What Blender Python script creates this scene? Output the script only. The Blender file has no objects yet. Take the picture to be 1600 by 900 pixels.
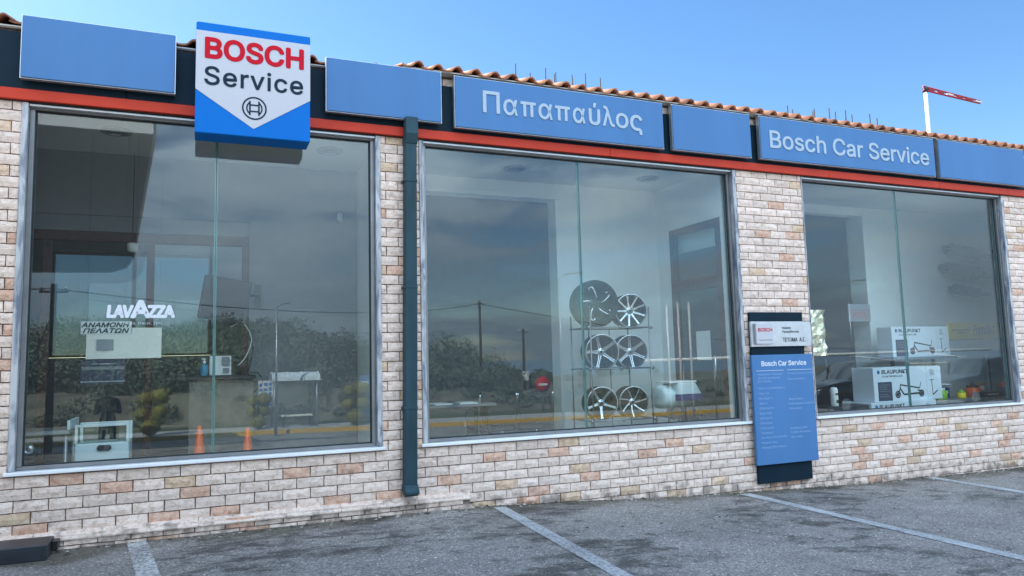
import bpy, bmesh, math, random
from mathutils import Vector, Matrix, noise
random.seed(7)
R = math.radians
scene = bpy.context.scene
COL = scene.collection

# ------------------------------------------------------------------ camera, sky, sun, exposure
cam_d = bpy.data.cameras.new('camera')
cam = bpy.data.objects.new('camera', cam_d)
COL.objects.link(cam)
scene.camera = cam
RT = Vector((0.92543498, -0.37809096, -0.02484586))
UP = Vector((-0.01479082, -0.10156968, 0.99471847))
BK = Vector((-0.37861765, -0.92017978, -0.09958841))
cam.matrix_world = Matrix(((RT.x, UP.x, BK.x, 0), (RT.y, UP.y, BK.y, -6.5005), (RT.z, UP.z, BK.z, 1.5112), (0, 0, 0, 1)))
cam_d.sensor_width = 36.0
cam_d.lens = 25.342
cam_d.shift_x = 0.015
cam_d.clip_start = 0.05
cam_d.clip_end = 4000

SUN_EL, SUN_AZ = R(44), math.atan2(-0.62, 0.78)      # azimuth measured from +Y towards +X
sun_dir = Vector((math.sin(SUN_AZ) * math.cos(SUN_EL), math.cos(SUN_AZ) * math.cos(SUN_EL), math.sin(SUN_EL)))

world = bpy.data.worlds.new('World')
scene.world = world
world.use_nodes = True
wn, wl = world.node_tree.nodes, world.node_tree.links
wn.clear()
w_out = wn.new('ShaderNodeOutputWorld')
sky = wn.new('ShaderNodeTexSky')
sky.sky_type = 'NISHITA'
sky.sun_disc = False
sky.sun_elevation = SUN_EL
sky.sun_rotation = SUN_AZ
sky.air_density = 1.0
sky.dust_density = 0.35
sky.ozone_density = 2.6
bg = wn.new('ShaderNodeBackground')
bg.inputs['Strength'].default_value = 0.082
hsv = wn.new('ShaderNodeHueSaturation')
hsv.inputs['Saturation'].default_value = 1.2
wl.new(sky.outputs['Color'], hsv.inputs['Color'])
wl.new(hsv.outputs['Color'], bg.inputs['Color'])
bgc = wn.new('ShaderNodeBackground')
mrE = wn.new('ShaderNodeMapRange')      # storm-grey base of the cloud bank, brighter higher up
mrE.inputs['From Min'].default_value = 0.08
mrE.inputs['From Max'].default_value = 0.75
mrE.inputs['To Min'].default_value = 0.47
mrE.inputs['To Max'].default_value = 2.45
tc = wn.new('ShaderNodeTexCoord')
sep = wn.new('ShaderNodeSeparateXYZ')
wl.new(tc.outputs['Generated'], sep.inputs[0])
wl.new(sep.outputs['Z'], mrE.inputs['Value'])
wl.new(mrE.outputs[0], bgc.inputs['Strength'])
mapn = wn.new('ShaderNodeMapping')
mapn.inputs['Scale'].default_value = (1.4, 1.4, 5.0)
wl.new(tc.outputs['Generated'], mapn.inputs['Vector'])
nz = wn.new('ShaderNodeTexNoise')
nz.inputs['Scale'].default_value = 2.3
nz.inputs['Detail'].default_value = 6
nz.inputs['Roughness'].default_value = 0.55
nz.inputs['Distortion'].default_value = 0.4
wl.new(mapn.outputs[0], nz.inputs['Vector'])
crc = wn.new('ShaderNodeValToRGB')
crc.color_ramp.elements[0].position = 0.32
crc.color_ramp.elements[0].color = (0.30, 0.44, 0.63, 1)
crc.color_ramp.elements[1].position = 0.74
crc.color_ramp.elements[1].color = (0.76, 0.89, 1.0, 1)
wl.new(nz.outputs['Fac'], crc.inputs[0])
wl.new(crc.outputs[0], bgc.inputs['Color'])
mrY = wn.new('ShaderNodeMapRange')
mrY.inputs['From Min'].default_value = -0.05
mrY.inputs['From Max'].default_value = -0.55
mrY.clamp = True
wl.new(sep.outputs['Y'], mrY.inputs['Value'])
mrN = wn.new('ShaderNodeMapRange')
mrN.inputs['From Min'].default_value = 0.38
mrN.inputs['From Max'].default_value = 0.52
wl.new(nz.outputs['Fac'], mrN.inputs['Value'])
mulc = wn.new('ShaderNodeMath')
mulc.operation = 'MULTIPLY'
wl.new(mrY.outputs[0], mulc.inputs[0])
wl.new(mrN.outputs[0], mulc.inputs[1])
mixw = wn.new('ShaderNodeMixShader')
wl.new(mulc.outputs[0], mixw.inputs[0])
wl.new(bg.outputs[0], mixw.inputs[1])
wl.new(bgc.outputs[0], mixw.inputs[2])
wl.new(mixw.outputs[0], w_out.inputs['Surface'])

sun_d = bpy.data.lights.new('sun', 'SUN')
sun_d.energy = 4.2
sun_d.angle = R(0.55)
sun_d.color = (1.0, 0.95, 0.87)
sun = bpy.data.objects.new('sun', sun_d)
COL.objects.link(sun)
sun.rotation_euler = sun_dir.to_track_quat('Z', 'Y').to_euler()

vs = scene.view_settings
vs.view_transform = 'Standard'
vs.look = 'None'
vs.exposure = 1.55
vs.gamma = 1.0
scene.render.engine = 'CYCLES'
scene.cycles.max_bounces = 14
scene.cycles.diffuse_bounces = 5
scene.cycles.glossy_bounces = 5
scene.cycles.transparent_max_bounces = 24
scene.cycles.use_denoising = True
scene.cycles.sample_clamp_indirect = 6.0
scene.cycles.caustics_reflective = False
scene.cycles.caustics_refractive = False

# ------------------------------------------------------------------ helpers
ORG = {}


def org(o):
    return ORG.get(o.name, Vector((0, 0, 0))) if o else Vector((0, 0, 0))


def thing(name, label, cat, loc=(0, 0, 0), group=None, kind=None):
    o = bpy.data.objects.new(name, None)
    o.empty_display_size = 0.1
    COL.objects.link(o)
    o.location = loc
    ORG[o.name] = Vector(loc)
    tag(o, label, cat, group, kind)
    return o


def tag(o, label=None, cat=None, group=None, kind=None):
    if label: o['label'] = label
    if cat: o['category'] = cat
    if group: o['group'] = group
    if kind: o['kind'] = kind
    return o


def part_empty(name, parent):
    o = bpy.data.objects.new(name, None)
    COL.objects.link(o)
    o.parent = parent
    ORG[o.name] = org(parent)
    return o


class MB:
    """collects shapes in world coordinates, links them as one mesh object"""
    def __init__(s):
        s.bm = bmesh.new()
        s.mi = 0

    def _set(s, faces):
        for f in faces: f.material_index = s.mi

    def box(s, x0, x1, y0, y1, z0, z1, rot=None, piv=None):
        vs_ = [s.bm.verts.new((x, y, z)) for x in (x0, x1) for y in (y0, y1) for z in (z0, z1)]
        q = [(0, 1, 3, 2), (4, 6, 7, 5), (0, 4, 5, 1), (2, 3, 7, 6), (0, 2, 6, 4), (1, 5, 7, 3)]
        fs = [s.bm.faces.new([vs_[i] for i in f]) for f in q]
        s._set(fs)
        if rot is not None:
            bmesh.ops.rotate(s.bm, verts=vs_, cent=piv or Vector(((x0 + x1) / 2, (y0 + y1) / 2, (z0 + z1) / 2)), matrix=rot)
        return s

    def tube(s, pts, r, n=8, cap=True):
        pts = [Vector(p) for p in pts]
        rs = r if isinstance(r, (list, tuple)) else [r] * len(pts)
        rings = []
        prev = None
        for i, p in enumerate(pts):
            if i == 0: d = pts[1] - p
            elif i == len(pts) - 1: d = p - pts[i - 1]
            else: d = (pts[i + 1] - p).normalized() + (p - pts[i - 1]).normalized()
            d = d.normalized() if d.length > 1e-9 else Vector((0, 0, 1))
            ref = prev if prev is not None and abs(prev.dot(d)) < 0.95 else (Vector((0, 0, 1)) if abs(d.z) < 0.9 else Vector((1, 0, 0)))
            u = (ref - d * ref.dot(d)).normalized()
            prev = u
            v = d.cross(u)
            rings.append([s.bm.verts.new(p + (u * math.cos(2 * math.pi * k / n) + v * math.sin(2 * math.pi * k / n)) * rs[i]) for k in range(n)])
        fs = []
        for a, b in zip(rings, rings[1:]):
            for k in range(n):
                fs.append(s.bm.faces.new((a[k], a[(k + 1) % n], b[(k + 1) % n], b[k])))
        for f in fs: f.smooth = True
        if cap:
            fs.append(s.bm.faces.new(rings[0][::-1]))
            fs.append(s.bm.faces.new(rings[-1]))
        s._set(fs)
        return s

    def lathe(s, prof, c, axis=(0, 0, 1), n=24, smooth=True, a0=0.0, a1=2 * math.pi):
        """prof: list of (radius, height along axis)"""
        ax = Vector(axis).normalized()
        ref = Vector((0, 0, 1)) if abs(ax.z) < 0.9 else Vector((1, 0, 0))
        u = (ref - ax * ref.dot(ax)).normalized()
        v = ax.cross(u)
        c = Vector(c)
        rings = []
        for r, h in prof:
            if r < 1e-6:
                rings.append([s.bm.verts.new(c + ax * h)])
            else:
                rings.append([s.bm.verts.new(c + ax * h + (u * math.cos(a0 + (a1 - a0) * k / n) + v * math.sin(a0 + (a1 - a0) * k / n)) * r) for k in range(n)])
        fs = []
        for a, b in zip(rings, rings[1:]):
            for k in range(n):
                k2 = (k + 1) % n
                if len(a) == 1 and len(b) == 1: continue
                if len(a) == 1: fs.append(s.bm.faces.new((a[0], b[k2], b[k])))
                elif len(b) == 1: fs.append(s.bm.faces.new((a[k], a[k2], b[0])))
                else: fs.append(s.bm.faces.new((a[k], a[k2], b[k2], b[k])))
        for f in fs: f.smooth = smooth
        s._set(fs)
        return s

    def prism(s, poly, y0, y1):
        """polygon in the x-z plane extruded along y"""
        a = [s.bm.verts.new((x, y0, z)) for x, z in poly]
        b = [s.bm.verts.new((x, y1, z)) for x, z in poly]
        fs = [s.bm.faces.new(a), s.bm.faces.new(b[::-1])]
        n = len(poly)
        for k in range(n):
            fs.append(s.bm.faces.new((a[k], b[k], b[(k + 1) % n], a[(k + 1) % n])))
        s._set(fs)
        return s

    def prism_z(s, poly, z0, z1):
        a = [s.bm.verts.new((x, y, z0)) for x, y in poly]
        b = [s.bm.verts.new((x, y, z1)) for x, y in poly]
        fs = [s.bm.faces.new(a[::-1]), s.bm.faces.new(b)]
        n = len(poly)
        for k in range(n):
            fs.append(s.bm.faces.new((a[k], a[(k + 1) % n], b[(k + 1) % n], b[k])))
        s._set(fs)
        return s

    def build(s, name, mats, parent=None, bevel=0.0, seg=1, recalc=True):
        if recalc: bmesh.ops.recalc_face_normals(s.bm, faces=s.bm.faces)
        if bevel > 0:
            es = [e for e in s.bm.edges if len(e.link_faces) == 2 and e.calc_face_angle(0) > 0.5]
            bmesh.ops.bevel(s.bm, geom=es, offset=bevel, segments=seg, affect='EDGES', clamp_overlap=True)
        o_ = org(parent)
        if o_.length > 0: bmesh.ops.translate(s.bm, verts=s.bm.verts, vec=-o_)
        me = bpy.data.meshes.new(name)
        s.bm.to_mesh(me)
        s.bm.free()
        for m in (mats if isinstance(mats, (list, tuple)) else [mats]): me.materials.append(m)
        ob = bpy.data.objects.new(name, me)
        COL.objects.link(ob)
        if parent: ob.parent = parent
        ORG[ob.name] = o_
        return ob


def box_obj(name, m, parent, *a, bevel=0.0):
    return MB().box(*a).build(name, m, parent, bevel)


def copy_tree(o, parent=None):
    c = o.copy()
    COL.objects.link(c)
    if parent is not None: c.parent = parent
    for ch in list(o.children): copy_tree(ch, c)
    return c


FONT = None
try:
    import os
    FONT = bpy.data.fonts.load(os.path.join(bpy.utils.system_resource('DATAFILES'), 'fonts', 'Inter.woff2'))
except Exception:
    FONT = None


def text_obj(name, s, m, parent, x0, x1, z0, z1, y, ext=0.002, bold=0.0, shear=0.0, space=1.0):
    """lettering fitted into x0..x1, z0..z1 on a vertical face at y (facing -Y)"""
    cu = bpy.data.curves.new('lettering', 'FONT')
    cu.body = s
    if FONT: cu.font = FONT
    cu.size = 1
    cu.shear = shear
    cu.space_character = space
    cu.resolution_u = 3
    cu.fill_mode = 'FRONT'
    to = bpy.data.objects.new('lettering', cu)
    COL.objects.link(to)
    dg = bpy.context.evaluated_depsgraph_get()
    me = bpy.data.meshes.new_from_object(to.evaluated_get(dg))
    bpy.data.objects.remove(to)
    bpy.data.curves.remove(cu)
    xs = [v.co.x for v in me.vertices]
    ys = [v.co.y for v in me.vertices]
    bm = bmesh.new()
    bm.from_mesh(me)
    bpy.data.meshes.remove(me)
    ax, bx, ay, by = min(xs), max(xs), min(ys), max(ys)
    o_ = org(parent)
    for v in bm.verts:
        x = x0 + (v.co.x - ax) / (bx - ax) * (x1 - x0)
        z = z0 + (v.co.y - ay) / (by - ay) * (z1 - z0)
        v.co = Vector((x, y, z)) - o_
    if bold > 0:
        # heavier strokes: slightly shifted layers, each a hair in front of the one below
        src = bm.faces[:]
        d = bold * (z1 - z0) / max(by - ay, .2)
        for k in range(8):
            a = k * math.pi / 4
            g = bmesh.ops.duplicate(bm, geom=src)
            bmesh.ops.translate(bm, verts=[e for e in g['geom'] if isinstance(e, bmesh.types.BMVert)], vec=(d * math.cos(a), -.00008 * (k + 1), d * math.sin(a)))
    if ext > 0:
        g = bmesh.ops.extrude_face_region(bm, geom=bm.faces[:])
        bmesh.ops.translate(bm, verts=[e for e in g['geom'] if isinstance(e, bmesh.types.BMVert)], vec=(0, -ext, 0))
    for f in bm.faces: f.smooth = False
    bmesh.ops.recalc_face_normals(bm, faces=bm.faces)
    mm = bpy.data.meshes.new(name)
    bm.to_mesh(mm)
    bm.free()
    mm.materials.clear()
    mm.materials.append(m)
    ob = bpy.data.objects.new(name, mm)
    COL.objects.link(ob)
    ob.parent = parent
    return ob


# ------------------------------------------------------------------ materials
def mat(name, col, rough=0.5, metal=0.0, var=0.0, vscale=8.0, bump=0.0, bscale=60.0, spec=0.5, col2=None, coat=0.0, vstretch=None):
    m = bpy.data.materials.new(name)
    m.use_nodes = True
    n, l = m.node_tree.nodes, m.node_tree.links
    b = n['Principled BSDF']
    b.inputs['Roughness'].default_value = rough
    b.inputs['Metallic'].default_value = metal
    b.inputs['Specular IOR Level'].default_value = spec
    b.inputs['Coat Weight'].default_value = coat
    b.inputs['Base Color'].default_value = (*col, 1)
    g = n.new('ShaderNodeNewGeometry')
    if var > 0 or col2:
        t = n.new('ShaderNodeTexNoise')
        t.inputs['Scale'].default_value = vscale
        t.inputs['Detail'].default_value = 5
        t.inputs['Roughness'].default_value = 0.6
        if vstretch:
            mp = n.new('ShaderNodeMapping'); mp.inputs['Scale'].default_value = vstretch
            l.new(g.outputs['Position'], mp.inputs[0]); l.new(mp.outputs[0], t.inputs['Vector'])
        else:
            l.new(g.outputs['Position'], t.inputs['Vector'])
        r = n.new('ShaderNodeValToRGB')
        r.color_ramp.elements[0].position = 0.3
        r.color_ramp.elements[1].position = 0.7
        c2 = col2 or [min(1, c * (1 + var)) for c in col]
        c1 = col if col2 else [c * (1 - var) for c in col]
        r.color_ramp.elements[0].color = (*c1, 1)
        r.color_ramp.elements[1].color = (*c2, 1)
        l.new(t.outputs['Fac'], r.inputs[0])
        l.new(r.outputs[0], b.inputs['Base Color'])
    if bump > 0:
        t2 = n.new('ShaderNodeTexNoise')
        t2.inputs['Scale'].default_value = bscale
        t2.inputs['Detail'].default_value = 4
        l.new(g.outputs['Position'], t2.inputs['Vector'])
        bp = n.new('ShaderNodeBump')
        bp.inputs['Strength'].default_value = bump
        bp.inputs['Distance'].default_value = 0.01
        l.new(t2.outputs['Fac'], bp.inputs['Height'])
        l.new(bp.outputs[0], b.inputs['Normal'])
    return m


def brick_mat(name, c1, c2, c3):
    """split stone: mottled face, fine dark fissures, per-piece tone"""
    m = bpy.data.materials.new(name)
    m.use_nodes = True
    n, l = m.node_tree.nodes, m.node_tree.links
    b = n['Principled BSDF']
    b.inputs['Roughness'].default_value = 0.85
    b.inputs['Specular IOR Level'].default_value = 0.25
    g = n.new('ShaderNodeNewGeometry')
    t = n.new('ShaderNodeTexNoise')
    t.inputs['Scale'].default_value = 22
    t.inputs['Detail'].default_value = 8
    t.inputs['Roughness'].default_value = 0.68
    l.new(g.outputs['Position'], t.inputs['Vector'])
    r = n.new('ShaderNodeValToRGB')
    e = r.color_ramp.elements
    e[0].position, e[0].color = 0.30, (*c1, 1)
    e[1].position, e[1].color = 0.68, (*c3, 1)
    k = e.new(0.48)
    k.color = (*c2, 1)
    l.new(t.outputs['Fac'], r.inputs[0])
    # fissures
    mp = n.new('ShaderNodeMapping')
    mp.inputs['Scale'].default_value = (7, 7, 22)
    mp.inputs['Rotation'].default_value = (0, 0.35, 0)
    l.new(g.outputs['Position'], mp.inputs['Vector'])
    t3 = n.new('ShaderNodeTexNoise')
    t3.inputs['Scale'].default_value = 1.6
    t3.inputs['Detail'].default_value = 5
    t3.inputs['Distortion'].default_value = 1.2
    l.new(mp.outputs[0], t3.inputs['Vector'])
    ab = n.new('ShaderNodeMath'); ab.operation = 'SUBTRACT'; ab.inputs[1].default_value = 0.5
    l.new(t3.outputs['Fac'], ab.inputs[0])
    ab2 = n.new('ShaderNodeMath'); ab2.operation = 'ABSOLUTE'
    l.new(ab.outputs[0], ab2.inputs[0])
    mr = n.new('ShaderNodeMapRange')
    mr.inputs['From Min'].default_value = 0.0
    mr.inputs['From Max'].default_value = 0.017
    mr.inputs['To Min'].default_value = 0.6
    mr.inputs['To Max'].default_value = 1.0
    l.new(ab2.outputs[0], mr.inputs['Value'])
    oi = n.new('ShaderNodeObjectInfo')
    mr2 = n.new('ShaderNodeMapRange')
    mr2.inputs['To Min'].default_value = 0.88
    mr2.inputs['To Max'].default_value = 1.08
    # tone per piece from the object's random number, or per-vertex attribute on the joined ones
    at = n.new('ShaderNodeAttribute'); at.attribute_name = 'tone'
    ad = n.new('ShaderNodeMath'); ad.operation = 'ADD'
    l.new(oi.outputs['Random'], ad.inputs[0]); l.new(at.outputs['Fac'], ad.inputs[1])
    fr = n.new('ShaderNodeMath'); fr.operation = 'FRACT'
    l.new(ad.outputs[0], fr.inputs[0])
    l.new(fr.outputs[0], mr2.inputs['Value'])
    mu = n.new('ShaderNodeMath'); mu.operation = 'MULTIPLY'
    l.new(mr.outputs[0], mu.inputs[0]); l.new(mr2.outputs[0], mu.inputs[1])
    # grime splashed on the lowest courses
    sp = n.new('ShaderNodeSeparateXYZ')
    l.new(g.outputs['Position'], sp.inputs[0])
    gm = n.new('ShaderNodeMapRange')
    gm.inputs['From Min'].default_value = 0.14; gm.inputs['From Max'].default_value = 0.40
    gm.inputs['To Min'].default_value = 0.28; gm.inputs['To Max'].default_value = 0.0
    gx = n.new('ShaderNodeMapRange')
    gx.inputs['From Min'].default_value = 2.0; gx.inputs['From Max'].default_value = 8.0
    gx.inputs['To Min'].default_value = 0.0; gx.inputs['To Max'].default_value = 0.24
    l.new(sp.outputs['X'], gx.inputs['Value'])
    za = n.new('ShaderNodeMath'); za.operation = 'ADD'
    l.new(sp.outputs['Z'], za.inputs[0]); l.new(gx.outputs[0], za.inputs[1])
    l.new(za.outputs[0], gm.inputs['Value'])
    t4 = n.new('ShaderNodeTexNoise'); t4.inputs['Scale'].default_value = 9; t4.inputs['Detail'].default_value = 6
    l.new(g.outputs['Position'], t4.inputs['Vector'])
    th = n.new('ShaderNodeMath'); th.operation = 'ADD'
    l.new(t4.outputs['Fac'], th.inputs[0]); l.new(gm.outputs[0], th.inputs[1])
    st = n.new('ShaderNodeMapRange')
    st.inputs['From Min'].default_value = 0.66; st.inputs['From Max'].default_value = 0.80
    st.inputs['To Min'].default_value = 1.0; st.inputs['To Max'].default_value = 0.5
    l.new(th.outputs[0], st.inputs['Value'])
    mu2 = n.new('ShaderNodeMath'); mu2.operation = 'MULTIPLY'
    l.new(mu.outputs[0], mu2.inputs[0]); l.new(st.outputs[0], mu2.inputs[1])
    vm = n.new('ShaderNodeVectorMath'); vm.operation = 'SCALE'
    l.new(r.outputs[0], vm.inputs[0]); l.new(mu2.outputs[0], vm.inputs['Scale'])
    l.new(vm.outputs[0], b.inputs['Base Color'])
    bp = n.new('ShaderNodeBump'); bp.inputs['Strength'].default_value = 0.5; bp.inputs['Distance'].default_value = 0.010
    l.new(t.outputs['Fac'], bp.inputs['Height'])
    bp2 = n.new('ShaderNodeBump'); bp2.inputs['Strength'].default_value = 0.6; bp2.inputs['Distance'].default_value = 0.006
    l.new(mr.outputs[0], bp2.inputs['Height']); l.new(bp.outputs[0], bp2.inputs['Normal'])
    l.new(bp2.outputs[0], b.inputs['Normal'])
    return m


def glass_mat(name, f0, tint, veil=0.0):
    m = bpy.data.materials.new(name)
    m.use_nodes = True
    n, l = m.node_tree.nodes, m.node_tree.links
    n.clear()
    out = n.new('ShaderNodeOutputMaterial')
    g = n.new('ShaderNodeNewGeometry')
    dot = n.new('ShaderNodeVectorMath'); dot.operation = 'DOT_PRODUCT'
    l.new(g.outputs['Normal'], dot.inputs[0]); l.new(g.outputs['Incoming'], dot.inputs[1])
    ab = n.new('ShaderNodeMath'); ab.operation = 'ABSOLUTE'
    l.new(dot.outputs['Value'], ab.inputs[0])
    om = n.new('ShaderNodeMath'); om.operation = 'SUBTRACT'; om.inputs[0].default_value = 1.0
    l.new(ab.outputs[0], om.inputs[1])
    pw = n.new('ShaderNodeMath'); pw.operation = 'POWER'; pw.inputs[1].default_value = 5
    l.new(om.outputs[0], pw.inputs[0])
    ma = n.new('ShaderNodeMath'); ma.operation = 'MULTIPLY_ADD'; ma.inputs[1].default_value = 1 - f0; ma.inputs[2].default_value = f0
    l.new(pw.outputs[0], ma.inputs[0])
    tr = n.new('ShaderNodeBsdfTransparent'); tr.inputs[0].default_value = (*tint, 1)
    gl = n.new('ShaderNodeBsdfGlossy'); gl.inputs['Roughness'].default_value = 0.0
    gl.inputs['Color'].default_value = (0.86, 0.96, 1.0, 1)
    # slight waviness of float glass
    t = n.new('ShaderNodeTexNoise'); t.inputs['Scale'].default_value = 0.9; t.inputs['Detail'].default_value = 1
    l.new(g.outputs['Position'], t.inputs['Vector'])
    bp = n.new('ShaderNodeBump'); bp.inputs['Strength'].default_value = 0.02; bp.inputs['Distance'].default_value = 0.02
    l.new(t.outputs['Fac'], bp.inputs['Height']); l.new(bp.outputs[0], gl.inputs['Normal'])
    mx = n.new('ShaderNodeMixShader')
    l.new(ma.outputs[0], mx.inputs[0]); l.new(tr.outputs[0], mx.inputs[1]); l.new(gl.outputs[0], mx.inputs[2])
    # dusty diffuse layer mixed in to haze the pane
    df = n.new('ShaderNodeBsdfDiffuse'); df.inputs['Color'].default_value = (0.7, 0.72, 0.74, 1)
    m2 = n.new('ShaderNodeMixShader'); m2.inputs[0].default_value = veil
    l.new(mx.outputs[0], m2.inputs[1]); l.new(df.outputs[0], m2.inputs[2])
    l.new(m2.outputs[0], out.inputs['Surface'])
    return m


def asphalt_mat():
    m = bpy.data.materials.new('asphalt')
    m.use_nodes = True
    n, l = m.node_tree.nodes, m.node_tree.links
    b = n['Principled BSDF']
    b.inputs['Roughness'].default_value = 0.8
    b.inputs['Specular IOR Level'].default_value = 0.35
    g = n.new('ShaderNodeNewGeometry')

    def tex(scale, det=4, rough=0.6, dist=0.0, map_scale=None):
        t = n.new('ShaderNodeTexNoise')
        t.inputs['Scale'].default_value = scale; t.inputs['Detail'].default_value = det
        t.inputs['Roughness'].default_value = rough; t.inputs['Distortion'].default_value = dist
        if map_scale:
            mp = n.new('ShaderNodeMapping'); mp.inputs['Scale'].default_value = map_scale
            l.new(g.outputs['Position'], mp.inputs[0]); l.new(mp.outputs[0], t.inputs['Vector'])
        else:
            l.new(g.outputs['Position'], t.inputs['Vector'])
        return t

    def mrange(src, a, b_, c, d):
        r = n.new('ShaderNodeMapRange')
        r.inputs['From Min'].default_value = a; r.inputs['From Max'].default_value = b_
        r.inputs['To Min'].default_value = c; r.inputs['To Max'].default_value = d
        l.new(src, r.inputs['Value'])
        return r.outputs[0]

    def mul(a, b_):
        q = n.new('ShaderNodeMath'); q.operation = 'MULTIPLY'
        l.new(a, q.inputs[0]); l.new(b_, q.inputs[1])
        return q.outputs[0]
    vor = n.new('ShaderNodeTexVoronoi'); vor.inputs['Scale'].default_value = 95
    l.new(g.outputs['Position'], vor.inputs['Vector'])
    sc = n.new('ShaderNodeSeparateColor'); l.new(vor.outputs['Color'], sc.inputs[0])
    pebble = mrange(sc.outputs[0], 0.0, 1.0, 0.55, 1.5)
    chips = mrange(sc.outputs[1], 0.955, 0.97, 1.0, 2.1)
    broad = mrange(tex(0.8, 5).outputs['Fac'], 0.3, 0.7, 0.78, 1.18)
    mid = mrange(tex(6, 6, 0.7).outputs['Fac'], 0.3, 0.7, 0.85, 1.12)
    t_st = tex(3.1, 6, 0.65, 0.5, (1.0, 1.8, 1.0))
    region = mrange(tex(0.55, 2).outputs['Fac'], 0.45, 0.60, 0.0, 0.18)
    ad = n.new('ShaderNodeMath'); ad.operation = 'ADD'
    l.new(t_st.outputs['Fac'], ad.inputs[0]); l.new(region, ad.inputs[1])
    stain = mrange(ad.outputs[0], 0.64, 0.78, 1.0, 0.38)
    wv = n.new('ShaderNodeVectorMath'); wv.operation = 'ADD'
    tw = tex(1.3, 4)
    l.new(g.outputs['Position'], wv.inputs[0]); l.new(tw.outputs['Color'], wv.inputs[1])
    vc = n.new('ShaderNodeTexVoronoi'); vc.feature = 'DISTANCE_TO_EDGE'; vc.inputs['Scale'].default_value = 0.42
    l.new(wv.outputs[0], vc.inputs['Vector'])
    crk = mrange(vc.outputs['Distance'], 0.0, 0.006, 0.55, 1.0)
    oil = mrange(tex(1.05, 7, 0.72, 0.3).outputs['Fac'], 0.56, 0.68, 1.0, 0.52)
    f = mul(mul(mul(mul(pebble, chips), mul(broad, mid)), stain), mul(crk, oil))
    base = n.new('ShaderNodeMix'); base.data_type = 'RGBA'
    base.inputs[6].default_value = (0.258, 0.238, 0.220, 1)
    base.inputs[7].default_value = (0.135, 0.122, 0.098, 1)
    # soil swept against the wall foot and along the left corner
    sp = n.new('ShaderNodeSeparateXYZ'); l.new(g.outputs['Position'], sp.inputs[0])
    near = mrange(sp.outputs['Y'], -0.75, -0.02, -0.35, 0.35)
    leftc = mrange(sp.outputs['X'], -0.3, -1.0, 0.0, 0.40)
    a2 = n.new('ShaderNodeMath'); a2.operation = 'ADD'
    l.new(near, a2.inputs[0]); l.new(tex(2.4, 6, 0.6).outputs['Fac'], a2.inputs[1])
    a3 = n.new('ShaderNodeMath'); a3.operation = 'ADD'
    l.new(a2.outputs[0], a3.inputs[0]); l.new(leftc, a3.inputs[1])
    l.new(mrange(a3.outputs[0], 0.55, 0.75, 0.0, 1.0), base.inputs[0])
    vm = n.new('ShaderNodeVectorMath'); vm.operation = 'SCALE'
    l.new(base.outputs[2], vm.inputs[0]); l.new(f, vm.inputs['Scale'])
    l.new(vm.outputs[0], b.inputs['Base Color'])
    bp = n.new('ShaderNodeBump'); bp.inputs['Strength'].default_value = 0.55; bp.inputs['Distance'].default_value = 0.006
    l.new(vor.outputs['Distance'], bp.inputs['Height'])
    bp.invert = True
    l.new(bp.outputs[0], b.inputs['Normal'])
    return m


def worn_paint_mat(name, paint, under, lo, hi):
    m = bpy.data.materials.new(name)
    m.use_nodes = True
    n, l = m.node_tree.nodes, m.node_tree.links
    b = n['Principled BSDF']; b.inputs['Roughness'].default_value = 0.8
    g = n.new('ShaderNodeNewGeometry')
    t = n.new('ShaderNodeTexNoise'); t.inputs['Scale'].default_value = 38; t.inputs['Detail'].default_value = 8; t.inputs['Roughness'].default_value = 0.75
    l.new(g.outputs['Position'], t.inputs['Vector'])
    t2 = n.new('ShaderNodeTexNoise'); t2.inputs['Scale'].default_value = 2.2; t2.inputs['Detail'].default_value = 3
    l.new(g.outputs['Position'], t2.inputs['Vector'])
    ad = n.new('ShaderNodeMath'); ad.operation = 'MULTIPLY_ADD'; ad.inputs[1].default_value = 0.35
    l.new(t2.outputs['Fac'], ad.inputs[0]); l.new(t.outputs['Fac'], ad.inputs[2])
    r = n.new('ShaderNodeMapRange'); r.inputs['From Min'].default_value = lo; r.inputs['From Max'].default_value = hi
    l.new(ad.outputs[0], r.inputs['Value'])
    mx = n.new('ShaderNodeMix'); mx.data_type = 'RGBA'
    mx.inputs[6].default_value = (*paint, 1); mx.inputs[7].default_value = (*under, 1)
    l.new(r.outputs[0], mx.inputs[0]); l.new(mx.outputs[2], b.inputs['Base Color'])
    bp = n.new('ShaderNodeBump'); bp.inputs['Strength'].default_value = 0.5; bp.inputs['Distance'].default_value = 0.005
    l.new(t.outputs['Fac'], bp.inputs['Height']); l.new(bp.outputs[0], b.inputs['Normal'])
    return m


def marble_mat():
    m = bpy.data.materials.new('marble')
    m.use_nodes = True
    n, l = m.node_tree.nodes, m.node_tree.links
    b = n['Principled BSDF']; b.inputs['Roughness'].default_value = 0.4
    g = n.new('ShaderNodeNewGeometry')
    mp = n.new('ShaderNodeMapping'); mp.inputs['Scale'].default_value = (6, 6, 1.3)
    l.new(g.outputs['Position'], mp.inputs[0])
    t = n.new('ShaderNodeTexNoise'); t.inputs['Scale'].default_value = 2.2; t.inputs['Detail'].default_value = 7; t.inputs['Distortion'].default_value = 1.6
    l.new(mp.outputs[0], t.inputs['Vector'])
    r = n.new('ShaderNodeValToRGB')
    r.color_ramp.elements[0].position = 0.36; r.color_ramp.elements[0].color = (0.16, 0.19, 0.24, 1)
    r.color_ramp.elements[1].position = 0.60; r.color_ramp.elements[1].color = (0.55, 0.56, 0.57, 1)
    l.new(t.outputs['Fac'], r.inputs[0]); l.new(r.outputs[0], b.inputs['Base Color'])
    return m


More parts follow.
